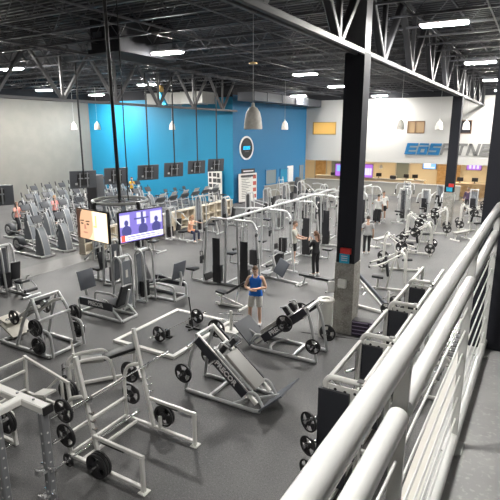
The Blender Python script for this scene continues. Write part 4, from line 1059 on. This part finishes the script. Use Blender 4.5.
cable_station('long silver cable station with overhead beam running back through the hall', (-9.35,14.9,0), 0, 10.3, [0,2.8,5.6,8.1,10.3], tall=2.58, cross=[(-1,0,'row'),(-1,2.8,'pull'),(1,5.6,'row'),(-1,5.6,'row'),(1,8.1,'pull')])
cable_station('shorter silver cable station beside the near dark column', (-9.0,27.8,0), 0, 3.2, [0,3.0], .6)

# right aisle
tbar('white lever row machine with dark slanted beam right of the near column', (-4.05,14.95,0), -12)
plate(-3.42,14.40,.36,'y','weight plate on the near low pin of the lever row machine',.2)
plate(-3.37,15.17,.36,'y','weight plate on the far low pin of the lever row machine',.2)
for k in range(4): kettle_step((-3.78,12.95,.112*k), k, ['bottom','second lowest','second highest','topmost'][k]+' purple and black step in the stack at the near column')
PR = [(-4.3,17.3,100,'white plate loaded press with tall dark pad right of the near column'),(-4.35,20.2,-75,'white plate loaded press second back in the right aisle'),
      (-4.5,23.4,95,'white plate loaded press third back in the right aisle'),(-4.7,26.0,-85,'white plate loaded press fourth back in the right aisle'),(-4.6,28.6,100,'tall white plate loaded press left of the far column'),
      (-2.7,30.6,-80,'white plate loaded press right of the far column, nearest'),(-2.5,33.2,95,'white plate loaded press right of the far column, farther')]
for i, (x, y, rz, l) in enumerate(PR):
    plate_press(l, (x,y,0), rz)
    a = math.radians(rz)
    if i == 0: continue
    for s, w in ((-1,'left'),(1,'right')):
        for hx, hy, z, q in ((s*.70,-.07,1.17,'lever'),(s*.62,-.75,.45,'storage')):
            
            px = x+hx*math.cos(a)-hy*math.sin(a); py = y+hx*math.sin(a)+hy*math.cos(a)
            plate(px, py, z, 'x', 'weight plate on the %s %s horn of the %s' % (w, q, l.replace('white ','').replace('plate loaded ','')), .225, .05, rz=rz)
flat_bench((-6.3,24.2,0), 75, 'low white bench in the aisle behind the man in black trousers', 'white_metal', .42, 1.2, 'grey_vinyl')
flat_bench((-6.6,20.6,0), 100, 'dark padded bench beside the man in black trousers', 'silver', .45, 1.2)
flat_bench((-3.0,27.8,0), 60, 'white bench at the right edge of the aisle', 'white_metal', .42, 1.1, 'grey_vinyl')
for i, y in enumerate((5.95,7.62,9.45,11.15)):
    rack_bay(['white arched rack with dark guard panel nearest behind the railing','white arched rack with dark guard panel, second behind the railing','white arched rack with dark guard panel, third behind the railing','white arched rack with dark guard panel, farthest behind the railing'][i], (-2.19,y,0), i)
for z, q in ((.98,'lowest'),(1.36,'middle'),(1.74,'top')):
    plate(-2.31,5.66,z+.015,'y','small weight plate on the %s horn of the nearest white arched rack' % q, .15,.035,rz=-22)
plate(-2.03,8.2,1.15,'x','weight plate inside the second white arched rack',.225); plate(-2.03,10.03,1.15,'x','weight plate inside the third white arched rack',.225)
DL = ['nearest','second','third']
for k, y0 in enumerate((10.2,13.2,16.2)):
    dumbbell_rack('white two tier dumbbell rack below the railing, %s of the row' % DL[k], (-1.28,y0,0), 2.6)
    for tier, (x, z) in enumerate(((-.12,.475),(.08,.95))):
        base = None
        for i in range(9):
            lab = 'dark dumbbell on the %s tier of the %s dumbbell rack' % (('lower','upper')[tier], DL[k]); gr = 'dumbbells on the %s tier of the %s rack' % (('lower','upper')[tier], DL[k])
            loc = (-1.28+x, y0+.22+i*.27, z)
            base = hexbell(lab, loc, gr, 1.25-.05*tier-.1*k) if base is None else (dup(base, loc) and base)

# cardio rows
e0 = tr0 = None
def row(x, ys, name, rz=0):
    global e0
    n = len(ys)
    for i, y in enumerate(ys):
        l = 'elliptical trainer, %s from the left in the %s' % (ORD[i], name)
        if e0 is None: e0 = elliptical(l, (x,y,0), rz)
        else: dup(e0, (x,y,0), rz, l)
row(-20.1, [14.35+1.25*i for i in range(7)], 'front cardio row')
row(-23.6, [16.3+1.2*i for i in range(9)], 'second cardio row')
row(-27.3, [19.3+1.2*i for i in range(9)], 'third cardio row')
row(-31.0, [22.4+1.2*i for i in range(8)], 'rear cardio row before the grey wall')
for i in range(6):
    l = 'treadmill, %s from the left in the row before the blue wall' % ORD[i]
    y = 24.3+1.25*i
    if tr0 is None: tr0 = treadmill(l, (-20.6,y,0), 0)
    else: dup(tr0, (-20.6,y,0), 0, l)
for i in range(3): bike('exercise bike, %s from the left beyond the treadmill row' % ORD[i], (-23.8,28.2+1.1*i,0), 0)
# low cream shelf units between cardio and machines
s0 = None
for i in range(6):
    y = 15.4+2.2*i; l = 'low cream shelf unit, %s from the left along the cardio area' % ORD[i]
    if s0 is None:
        s0 = T('shelf_unit', l, 'shelf', (-17.9,y,0))
        g = G(); g.bb((-.2,0,0),(-.17,2.0,1.05))
        for yy in (0,.66,1.32,1.97): g.bb((-.17,yy,0),(.2,yy+.03,1.05))
        P('carcass', g, 'shelf_cream', s0, False)
        for z in (.04,.5,1.05): P('shelf_board', G().bb((-.22,-.02,z),(.22,2.02,z+.04)), 'shelf_cream', s0, False)
    else: dup(s0, (-17.9,y,0), 0, l)
for i, (y, l, m) in enumerate(((15.8,'black foam roller on the first cream shelf','black_rubber'),(18.62,'tan box on the second cream shelf','wood'),(20.82,'dark box on the third cream shelf','shroud_dark'),(23.02,'tan box on the fourth cream shelf','wood'))):
    if i == 0: tag(P('foam_roller', G().cyl((-17.93,y-.32,.625),(-17.93,y+.22,.625),.085,14), m), l, 'foam roller')
    else: tag(P('storage_box', G().pad((-17.93,y,.69),(.20,.36,.30),None,.02), m), l, 'box')

# white bin
t = T('wipes_bin', 'white cylindrical bin with an open ring top left of the near column', 'bin', (-4.62,12.30,0))
P('body', G().lathe((0,0,0),(0,0,1),[(.17,0),(.185,.03),(.19,1.04)],28), 'can_white', t)
P('lid', G().lathe((0,0,1.04),(0,0,1),[(.23,0),(.24,.02),(.24,.07),(.22,.09),(.11,.085),(.10,.05)],28), 'can_white', t)
P('opening', G().lathe((0,0,1.045),(0,0,1),[(.105,0),(.105,.03),(0,.03)],20), 'black_rubber', t)
# white towel hanging on the machine left of the column
tag(P('cleaning_towel', G().pad((-4.62,12.66,1.38),(.20,.12,.34),Rz(20),.05), 'letter_white'), 'white towel hung at the left side of the near concrete column', 'towel')
# step ladder and rubbish bins at the blue wall
t = T('step_ladder', 'tall pale step ladder before the blue wall windows', 'ladder', (-17.9,36.2,0), 60)
for s in (-1,1):
    P('rail', G().beam((s*.28,-.5,0),(s*.18,0,2.0),.05), 'silver', t); P('rear_leg', G().beam((s*.28,.5,0),(s*.18,.02,1.95),.04), 'silver', t)
for k in range(1,7): P('step', G().box((0,-.5+k*.075,k*.29),(.46,.10,.03)), 'letter_white', t, False)
t = T('dark_bin', 'dark tapered bin in the far corner at the blue wall', 'bin', (-18.9,41.8,0)); P('body', G().lathe((0,0,0),(0,0,1),[(.42,0),(.26,1.35),(.20,1.45),(0,1.47)],18), 'shroud_dark', t); P('base', G().lathe((0,0,0),(0,0,1),[(.45,0),(.45,.05),(.42,.06)],18), 'black_rubber', t)
t = T('side_table', 'thin legged black table before the blue wall by the photo board', 'table', (-20.9,31.6,0))
P('tabletop', G().pad((0,0,.86),(1.1,.5,.04),None,.01), 'black_iron', t)
for sx in (-.5,.5):
    for sy in (-.2,.2): P('leg', G().cyl((sx,sy,0),(sx,sy,.85),.02,8), 'black_iron', t)
# ================================================================ people
def skin_mesh(verts, edges, root, sub=2):
    me = bpy.data.meshes.new('grown'); me.from_pydata([v for v, r in verts], edges, [])
    o = bpy.data.objects.new('grown', me); COL.objects.link(o)
    m = o.modifiers.new('s','SKIN'); m.use_smooth_shade = True
    if not me.skin_vertices: me.skin_vertices.new()
    for i, (v, r) in enumerate(verts):
        rr = r if isinstance(r, tuple) else (r, r)
        me.skin_vertices[0].data[i].radius = rr; me.skin_vertices[0].data[i].use_root = (i == root)
    s = o.modifiers.new('d','SUBSURF'); s.levels = sub; s.render_levels = sub
    dg = bpy.context.evaluated_depsgraph_get(); dg.update()
    res = bpy.data.meshes.new_from_object(o.evaluated_get(dg))
    bpy.data.objects.remove(o); bpy.data.meshes.remove(me)
    return res
SKINS = {}
def cmat(name, col, rough=.75):
    if name not in M: M[name] = mat(name, col, rough)
    return name
def person(label, loc, rz, pose=None, height=1.75, skin=(.62,.38,.26), hair=(.05,.03,.02), top=None, bottom=None, shoe=(.5,.5,.5), sleeves='short', legs='long', hairlen='short', fem=False, fine=False):
    """figure facing local +y, feet at z=0; top / bottom are (name, colour)"""
    t = T('person', label, 'person', loc, rz)
    k = height/1.76; w = .92 if fem else 1.0
    J = dict(pel=(0,0,.96), wst=(0,.0,1.10), chs=(0,.01,1.30), nck=(0,-.01,1.47), hd0=(0,.01,1.56), hd=(0,.02,1.66))
    for s, q in ((-1,'l'),(1,'r')):
        J.update({'sh'+q:(s*.185*w,-.005,1.42),'el'+q:(s*.25*w,-.02,1.13),'wr'+q:(s*.26*w,.06,.88),'hn'+q:(s*.255*w,.09,.80),
                  'hp'+q:(s*.095,0,.92),'kn'+q:(s*.11,.02,.50),'an'+q:(s*.115,-.03,.09),'to'+q:(s*.13,.15,.035)})
    if pose: J.update(pose)
    J = {a: V(b)*k for a, b in J.items()}
    def r(*x): return tuple(a*k for a in x) if len(x) > 1 else (x[0]*k, x[0]*k)
    vs = []; es = []; ix = {}
    def add(n, co, rad, par=None):
        ix[n] = len(vs); vs.append((tuple(co), rad))
        if par is not None: es.append((ix[par], ix[n]))
    add('pel', J['pel'], r(.150*w,.105)); add('wst', J['wst'], r(.130*w,.095),'pel'); add('chs', J['chs'], r(.155*w,.110),'wst')
    add('nck', J['nck'], r(.058),'chs'); add('hd0', J['hd0'], r(.056),'nck'); add('hd', J['hd'], r(.060),'hd0')
    for q in 'lr':
        sh, el, wr, hn = (J[a+q] for a in ('sh','el','wr','hn'))
        add('sh'+q, sh, r(.064),'chs'); add('ua'+q, sh.lerp(el,.5), r(.052 if not fem else .042),'sh'+q); add('el'+q, el, r(.043 if not fem else .036),'ua'+q)
        add('fa'+q, el.lerp(wr,.4), r(.042 if not fem else .034),'el'+q); add('wr'+q, wr, r(.028),'fa'+q); add('hn'+q, wr.lerp(hn,.6), r(.036,.022),'wr'+q)
        d = (hn-wr).normalized(); sd = d.cross(V((0,0,1)) if abs(d.z) < .9 else V((0,1,0))).normalized(); inn = V((-1 if q == 'r' else 1,0,0))*.35+V((0,.5,0))
        for f, ln in enumerate((.075,.085,.08,.062)):
            o = hn+sd*((f-1.5)*.021*k); m1 = o+d*(ln*.5*k)+inn*.006*k; m2 = o+d*(ln*.85*k)+inn*.035*k
            add('f%d%s'%(f,q), o, r(.0095),'hn'+q); add('g%d%s'%(f,q), m1, r(.009),'f%d%s'%(f,q)); add('h%d%s'%(f,q), m2, r(.0075),'g%d%s'%(f,q))
        th = wr.lerp(hn,.3)-sd*.032*k; add('t0'+q, th, r(.012),'wr'+q); add('t1'+q, th-sd*.015*k+d*.05*k+inn*.02*k, r(.010),'t0'+q)
        hp, kn, an, to = (J[a+q] for a in ('hp','kn','an','to'))
        add('hp'+q, hp, r(.098*w),'pel'); add('th'+q, hp.lerp(kn,.45), r(.082),'hp'+q); add('kn'+q, kn, r(.056),'th'+q)
        add('cf'+q, kn.lerp(an,.35), r(.056),'kn'+q); add('an'+q, an, r(.036),'cf'+q); add('hl'+q, an+V((0,-.02,-.045))*k, r(.034),'an'+q); add('to'+q, to, r(.034,.026),'an'+q)
    body = skin_mesh(vs, es, 0, 3 if fine else 2)
    bare = body.copy()
    # head with a face, fused into the same mesh
    bm = bmesh.new(); bm.from_mesh(body); n0 = len(bm.faces)
    up = (J['hd']-J['nck']).normalized(); fw = pose.get('face', (0,1,0)) if pose else (0,1,0); fw = V(fw); fw = (fw-up*fw.dot(up)).normalized(); rt = fw.cross(up)
    hm = bmesh.new(); bmesh.ops.create_uvsphere(hm, u_segments=24, v_segments=16, radius=1)
    for v in hm.verts:
        x, y, z = v.co
        wx = .076*(1-.28*max(0,-z)**1.4); wy = .098*(1-.08*max(0,-z)); 
        py = y*wy + (.012 if (y > 0 and z < -.2) else 0)
        if y > .75 and abs(x) < .22: py += .020*max(0, 1-abs(z+.12)/.24)*(1-abs(x)/.25)      # nose
        if y > .7 and .05 < z < .35 and .18 < abs(x) < .55: py -= .010                         # eye sockets
        if y > .7 and -.60 < z < -.42 and abs(x) < .35: py += .004                             # lips
        if abs(x) > .93 and abs(y) < .3 and abs(z) < .3: x *= 1.13                              # ears
        v.co = (J['hd'] + rt*(x*wx*k) + fw*((py+.008)*k) + up*((z*.122+.012)*k))
    tmp = bpy.data.meshes.new('h'); hm.to_mesh(tmp); hm.free(); bm.from_mesh(tmp); bpy.data.meshes.remove(tmp)
    bm.to_mesh(body); bm.free()
    body.materials.clear()
    sk = 'skin_%d_%d' % (skin[0]*100, skin[1]*100); body.materials.append(M[cmat(sk, skin, .55)]); body.shade_smooth(); body.name = 'body'
    o = bpy.data.objects.new('body', body); COL.objects.link(o); o.parent = t
    g = G()
    for s in (-1,1): c = J['hd']+rt*(s*.030*k)+fw*(.093*k)+up*(.030*k); g.lathe(c, fw, [(0,-.004),(.010*k,-.002),(.008*k,.004),(0,.006)], 8)
    P('eye', g, 'black_iron', t)
    g = G(); c = J['hd']+fw*(.103*k)-up*(.052*k); g.lathe(c, fw, [(.018*k,-.008),(.02*k,-.002),(0,.002)], 10)
    P('mouth', g, cmat('lip',(.35,.14,.11)), t)
    # hair shell
    bm = bmesh.new(); bmesh.ops.create_uvsphere(bm, u_segments=20, v_segments=12, radius=1)
    kill = [v for v in bm.verts if (v.co.y > .30 and v.co.z < .42) or v.co.z < (-.35 if hairlen == 'short' else -.55)]
    bmesh.ops.delete(bm, geom=kill, context='VERTS')
    for v in bm.verts:
        x, y, z = v.co; v.co = J['hd']+rt*(x*.085*k)+fw*((y*.108+.004)*k)+up*((z*.130+.020)*k)
    me = bpy.data.meshes.new('hair'); bm.to_mesh(me); bm.free()
    hn_ = 'hair_%d_%d' % (hair[0]*100, hair[1]*100); me.materials.append(M[cmat(hn_, hair, .6)]); me.shade_smooth()
    ho = bpy.data.objects.new('hair', me); COL.objects.link(ho); ho.parent = t
    if hairlen == 'long':
        b = J['hd']-fw*.09*k; P('ponytail', G().tube([b+up*.05*k, b-fw*.05*k, b-fw*.05*k-up*.14*k, b-fw*.02*k-up*.26*k],.034*k,8,.04), hn_, t)
    names = {i: n for n, i in ix.items()}
    seg = [(names[a], names[b], V(vs[a][0]), V(vs[b][0]), sum(vs[a][1])/2, sum(vs[b][1])/2) for a, b in es]
    seg = [q for q in seg if q[1][0] not in 'fght' or q[1][:2] in ('fa','th','to')] 
    def where(p):                                  # bone nearest to a surface point, with the share along it
        best = None
        for a, b, A, B, ra, rb in seg:
            d = B-A; tt = max(0, min(1, (p-A).dot(d)/d.length_squared)); e = (p-A-d*tt).length-(ra+(rb-ra)*tt)
            if best is None or e < best[0]: best = (e, a, b, tt)
        return best[1:]
    loc_of = [where(v.co) for v in bare.vertices]
    zv = [v.co.z for v in bare.vertices]
    def garment(name, cover, col, off, floor_z=-9):
        keep = {i: (cover(*loc_of[i]) if zv[i] > floor_z or loc_of[i][1][:2] in ('sh','ua','el','fa','wr') else 0) for i in range(len(loc_of))}
        bm = bmesh.new(); bm.from_mesh(bare); bm.verts.ensure_lookup_table(); bm.normal_update()
        new = [v.co+v.normal*(keep[v.index]*off*k) for v in bm.verts]
        dead = [f for f in bm.faces if not all(keep[v.index] for v in f.verts)]
        for v, c in zip(bm.verts[:], new): v.co = c
        bmesh.ops.delete(bm, geom=dead, context='FACES')
        loose = [v for v in bm.verts if not v.link_faces]; bmesh.ops.delete(bm, geom=loose, context='VERTS')
        me = bpy.data.meshes.new(name); bm.to_mesh(me); bm.free(); me.materials.clear(); me.materials.append(M[cmat(*col)]); me.shade_smooth()
        oo = bpy.data.objects.new(name, me); COL.objects.link(oo); oo.parent = t
        md = oo.modifiers.new('cloth','SOLIDIFY'); md.thickness = .006*k; md.offset = -1
    if top:
        def cover(a, b, u):
            if b == 'wst' or b == 'chs': return 1
            if b == 'nck': return u < .62
            if b[:2] == 'sh': return 1 if sleeves != 'none' else u < .80
            if b[:2] in ('hp','th'): return 1.3
            if sleeves == 'none': return 0
            if b[:2] == 'ua': return 1.15
            if b[:2] == 'el': return 1.3 if sleeves == 'long' or u < .45 else 0
            if sleeves == 'long' and (b[:2] == 'fa' or (b[:2] == 'wr' and u < .9)): return 1
            return 0
        garment('shirt', cover, top, .017, J['pel'].z-.07*k)
    if bottom:
        def cover(a, b, u):
            if b == 'wst': return .6 if u < .55 else 0
            if b[:2] == 'hp' or b[:2] == 'th': return 1 if legs != 'shorts' else 1.5
            if b[:2] == 'kn': return 1 if legs != 'shorts' else (1.5+1.3*u if u < .72 else 0)
            if legs == 'shorts': return 0
            if b[:2] == 'cf': return 1.1
            if b[:2] == 'an': return 1.1 if u < .92 else 0
            return 0
        garment('shorts' if legs == 'shorts' else 'trousers', cover, bottom, .011)
    bpy.data.meshes.remove(bare)
    for q in 'lr':
        an, to = J['an'+q], J['to'+q]; d = to-an; d.z = 0; d = d.normalized() if d.length > .02 else V((0,1,0))
        c = an.lerp(to,.42); c.z = min(an.z, to.z)+.012*k
        R = Matrix((V((d.y,-d.x,0)), d, V((0,0,1)))).transposed()
        P('shoe', G().pad(c, (.098*k,.285*k,.088*k), R, .035), cmat('shoe_%d'%(shoe[0]*100), shoe), t)
    return t

person('man in blue sleeveless vest and grey shorts looking down at his wrist', (-6.72,12.03,0), 198,
       dict(elr=(.29,.06,1.15), wrr=(.06,.30,1.12), hnr=(-.02,.33,1.13), ell=(-.30,.05,1.15), wrl=(-.08,.27,1.17), hnl=(.0,.31,1.18), hd0=(0,.03,1.55), hd=(0,.065,1.635), face=(0,.8,-.5), anr=(.16,.02,.09), tor=(.19,.19,.035), knr=(.15,.06,.5)),
       1.87, (.66,.42,.30), (.10,.055,.03), ('vest_blue',(.01,.15,.62)), ('shorts_grey',(.60,.59,.55)), (.35,.35,.36), 'none', 'shorts', fine=True)
person('woman in black long sleeves and leggings standing on the narrow bench', (-6.55,16.21,.49), 70,
       dict(elr=(.22,.12,1.20), wrr=(.10,.28,1.38), hnr=(.06,.30,1.46), ell=(-.22,.12,1.20), wrl=(-.10,.28,1.38), hnl=(-.06,.30,1.46)),
       1.64, (.62,.40,.30), (.14,.07,.04), ('top_black',(.012,.012,.014)), ('leggings_black',(.012,.012,.014)), (.7,.7,.7), 'long', 'long', 'long', True)
person('man in pale grey shirt and black shorts standing at the back extension bench', (-8.68,18.95,0.0), -70,
       dict(elr=(.25,.14,1.15), wrr=(.16,.38,1.10), hnr=(.14,.45,1.10), ell=(-.25,.14,1.15), wrl=(-.16,.38,1.10), hnl=(-.14,.45,1.10)),
       1.86, (.58,.36,.26), (.10,.06,.04), ('shirt_pale',(.50,.49,.44)), ('shorts_black',(.015,.015,.017)), (.6,.6,.6), 'short', 'shorts')
person('man in grey shirt and black trousers walking right of the near column', (-6.42,22.2,0), 20,
       dict(ell=(-.30,-.08,1.14), wrl=(-.36,-.02,.92), hnl=(-.37,.02,.84), knr=(.10,.10,.5), anr=(.10,.10,.09), tor=(.12,.28,.035)),
       1.80, (.55,.34,.24), (.03,.02,.015), ('shirt_grey',(.36,.36,.36)), ('trousers_black',(.013,.013,.015)), (.6,.6,.6))
person('man in grey shirt and black trousers of the two talking in the far aisle', (-8.1,30.0,0), 15,
       dict(ell=(-.34,.02,1.22), wrl=(-.34,.22,1.18), hnl=(-.34,.30,1.19)), 1.84, (.40,.24,.16), (.02,.015,.01), ('shirt_mist',(.42,.42,.41)), ('trousers_ink',(.014,.014,.016)), (.6,.6,.6))
person('man in white shirt and black shorts of the two talking in the far aisle', (-8.25,31.75,0), 190,
       dict(elr=(.26,.05,1.15), wrr=(.12,.26,1.15), hnr=(.06,.30,1.16)), 1.82, (.38,.22,.15), (.02,.015,.01), ('shirt_white',(.68,.68,.66)), ('shorts_ink',(.015,.015,.017)), (.6,.6,.6), 'short', 'shorts')
person('woman in peach top and navy leggings seated at the chest press', (-15.0,20.3,0), -90,
       dict(pel=(0,-.30,.60), wst=(0,-.28,.76), chs=(0,-.22,.97), nck=(0,-.17,1.14), hd0=(0,-.15,1.22), hd=(0,-.13,1.31), shl=(-.17,-.2,1.09), shr=(.17,-.2,1.09), ell=(-.36,-.05,1.02), elr=(.36,-.05,1.02), wrl=(-.34,.16,1.0), wrr=(.34,.16,1.0), hnl=(-.33,.24,1.0), hnr=(.33,.24,1.0),
            hpl=(-.10,-.26,.57), hpr=(.10,-.26,.57), knl=(-.20,.12,.53), knr=(.20,.12,.53), anl=(-.22,.10,.09), anr=(.24,.14,.09), tol=(-.24,.28,.035), tor=(.27,.32,.035)),
       1.72, (.66,.42,.32), (.42,.24,.12), ('top_peach',(.80,.42,.27)), ('leggings_navy',(.02,.025,.06)), (.5,.5,.5), 'none', 'long', 'long', True)
RUN = dict(elr=(.25,.12,1.2), wrr=(.28,.34,1.28), hnr=(.28,.42,1.30), ell=(-.25,.12,1.2), wrl=(-.28,.34,1.22), hnl=(-.28,.42,1.24), knr=(.11,.16,.52), anr=(.12,.08,.13), tor=(.13,.24,.07), anl=(-.12,-.16,.09), tol=(-.13,.02,.035), knl=(-.11,-.04,.5))
person('person in pink top and dark trousers on an elliptical before the grey wall', (-23.75,18.72,.33), -90, RUN, 1.70, (.62,.40,.30), (.45,.28,.12), ('top_pink',(.85,.38,.36)), ('leggings_dark',(.02,.02,.025)), (.5,.5,.5), 'short', 'long', 'short', True)
person('person in coral top on an elliptical at the left picture edge', (-23.75,16.3,.33), -90, RUN, 1.62, (.60,.38,.28), (.16,.08,.05), ('top_coral',(.82,.36,.30)), ('leggings_coal',(.02,.02,.025)), (.5,.5,.5), 'short', 'long', 'long', True)
person('person in yellow top exercising before the blue wall', (-27.45,29.0,.33), -90, RUN, 1.74, (.60,.38,.28), (.10,.06,.03), ('top_yellow',(.80,.46,.05)), ('shorts_dark',(.03,.03,.035)), (.5,.5,.5), 'short', 'shorts')
person('person in dark purple hooded top standing right of the far column', (-3.9,38.0,0), 170, None, 1.72, (.40,.25,.18), (.03,.02,.02), ('hood_purple',(.06,.035,.08)), ('trousers_dim',(.02,.02,.025)), (.2,.2,.2), 'long')
# ================================================================ camera and look
cam = bpy.data.cameras.new('camera'); co = bpy.data.objects.new('camera', cam); COL.objects.link(co)
f = 490.; pitch = math.atan(120/f); yaw = math.atan(290/math.hypot(f,120))
cam.sensor_width = 36; cam.lens = 36*f/500; cam.clip_start = .05; cam.clip_end = 300
co.location = (0,0,H); co.rotation_euler = (PI/2-pitch, 0, yaw)
sc.camera = co
w = bpy.data.worlds.new('world'); sc.world = w; w.use_nodes = True
w.node_tree.nodes['Background'].inputs[0].default_value = (.6,.7,.9,1); w.node_tree.nodes['Background'].inputs[1].default_value = .0
sc.view_settings.view_transform = 'Standard'; sc.view_settings.look = 'None'; sc.view_settings.gamma = 1; sc.view_settings.use_curve_mapping = False
sc.view_settings.exposure = 1.0
sc.cycles.max_bounces = 8; sc.cycles.diffuse_bounces = 5; sc.cycles.caustics_reflective = False; sc.cycles.caustics_refractive = False
sc.cycles.sample_clamp_indirect = 6
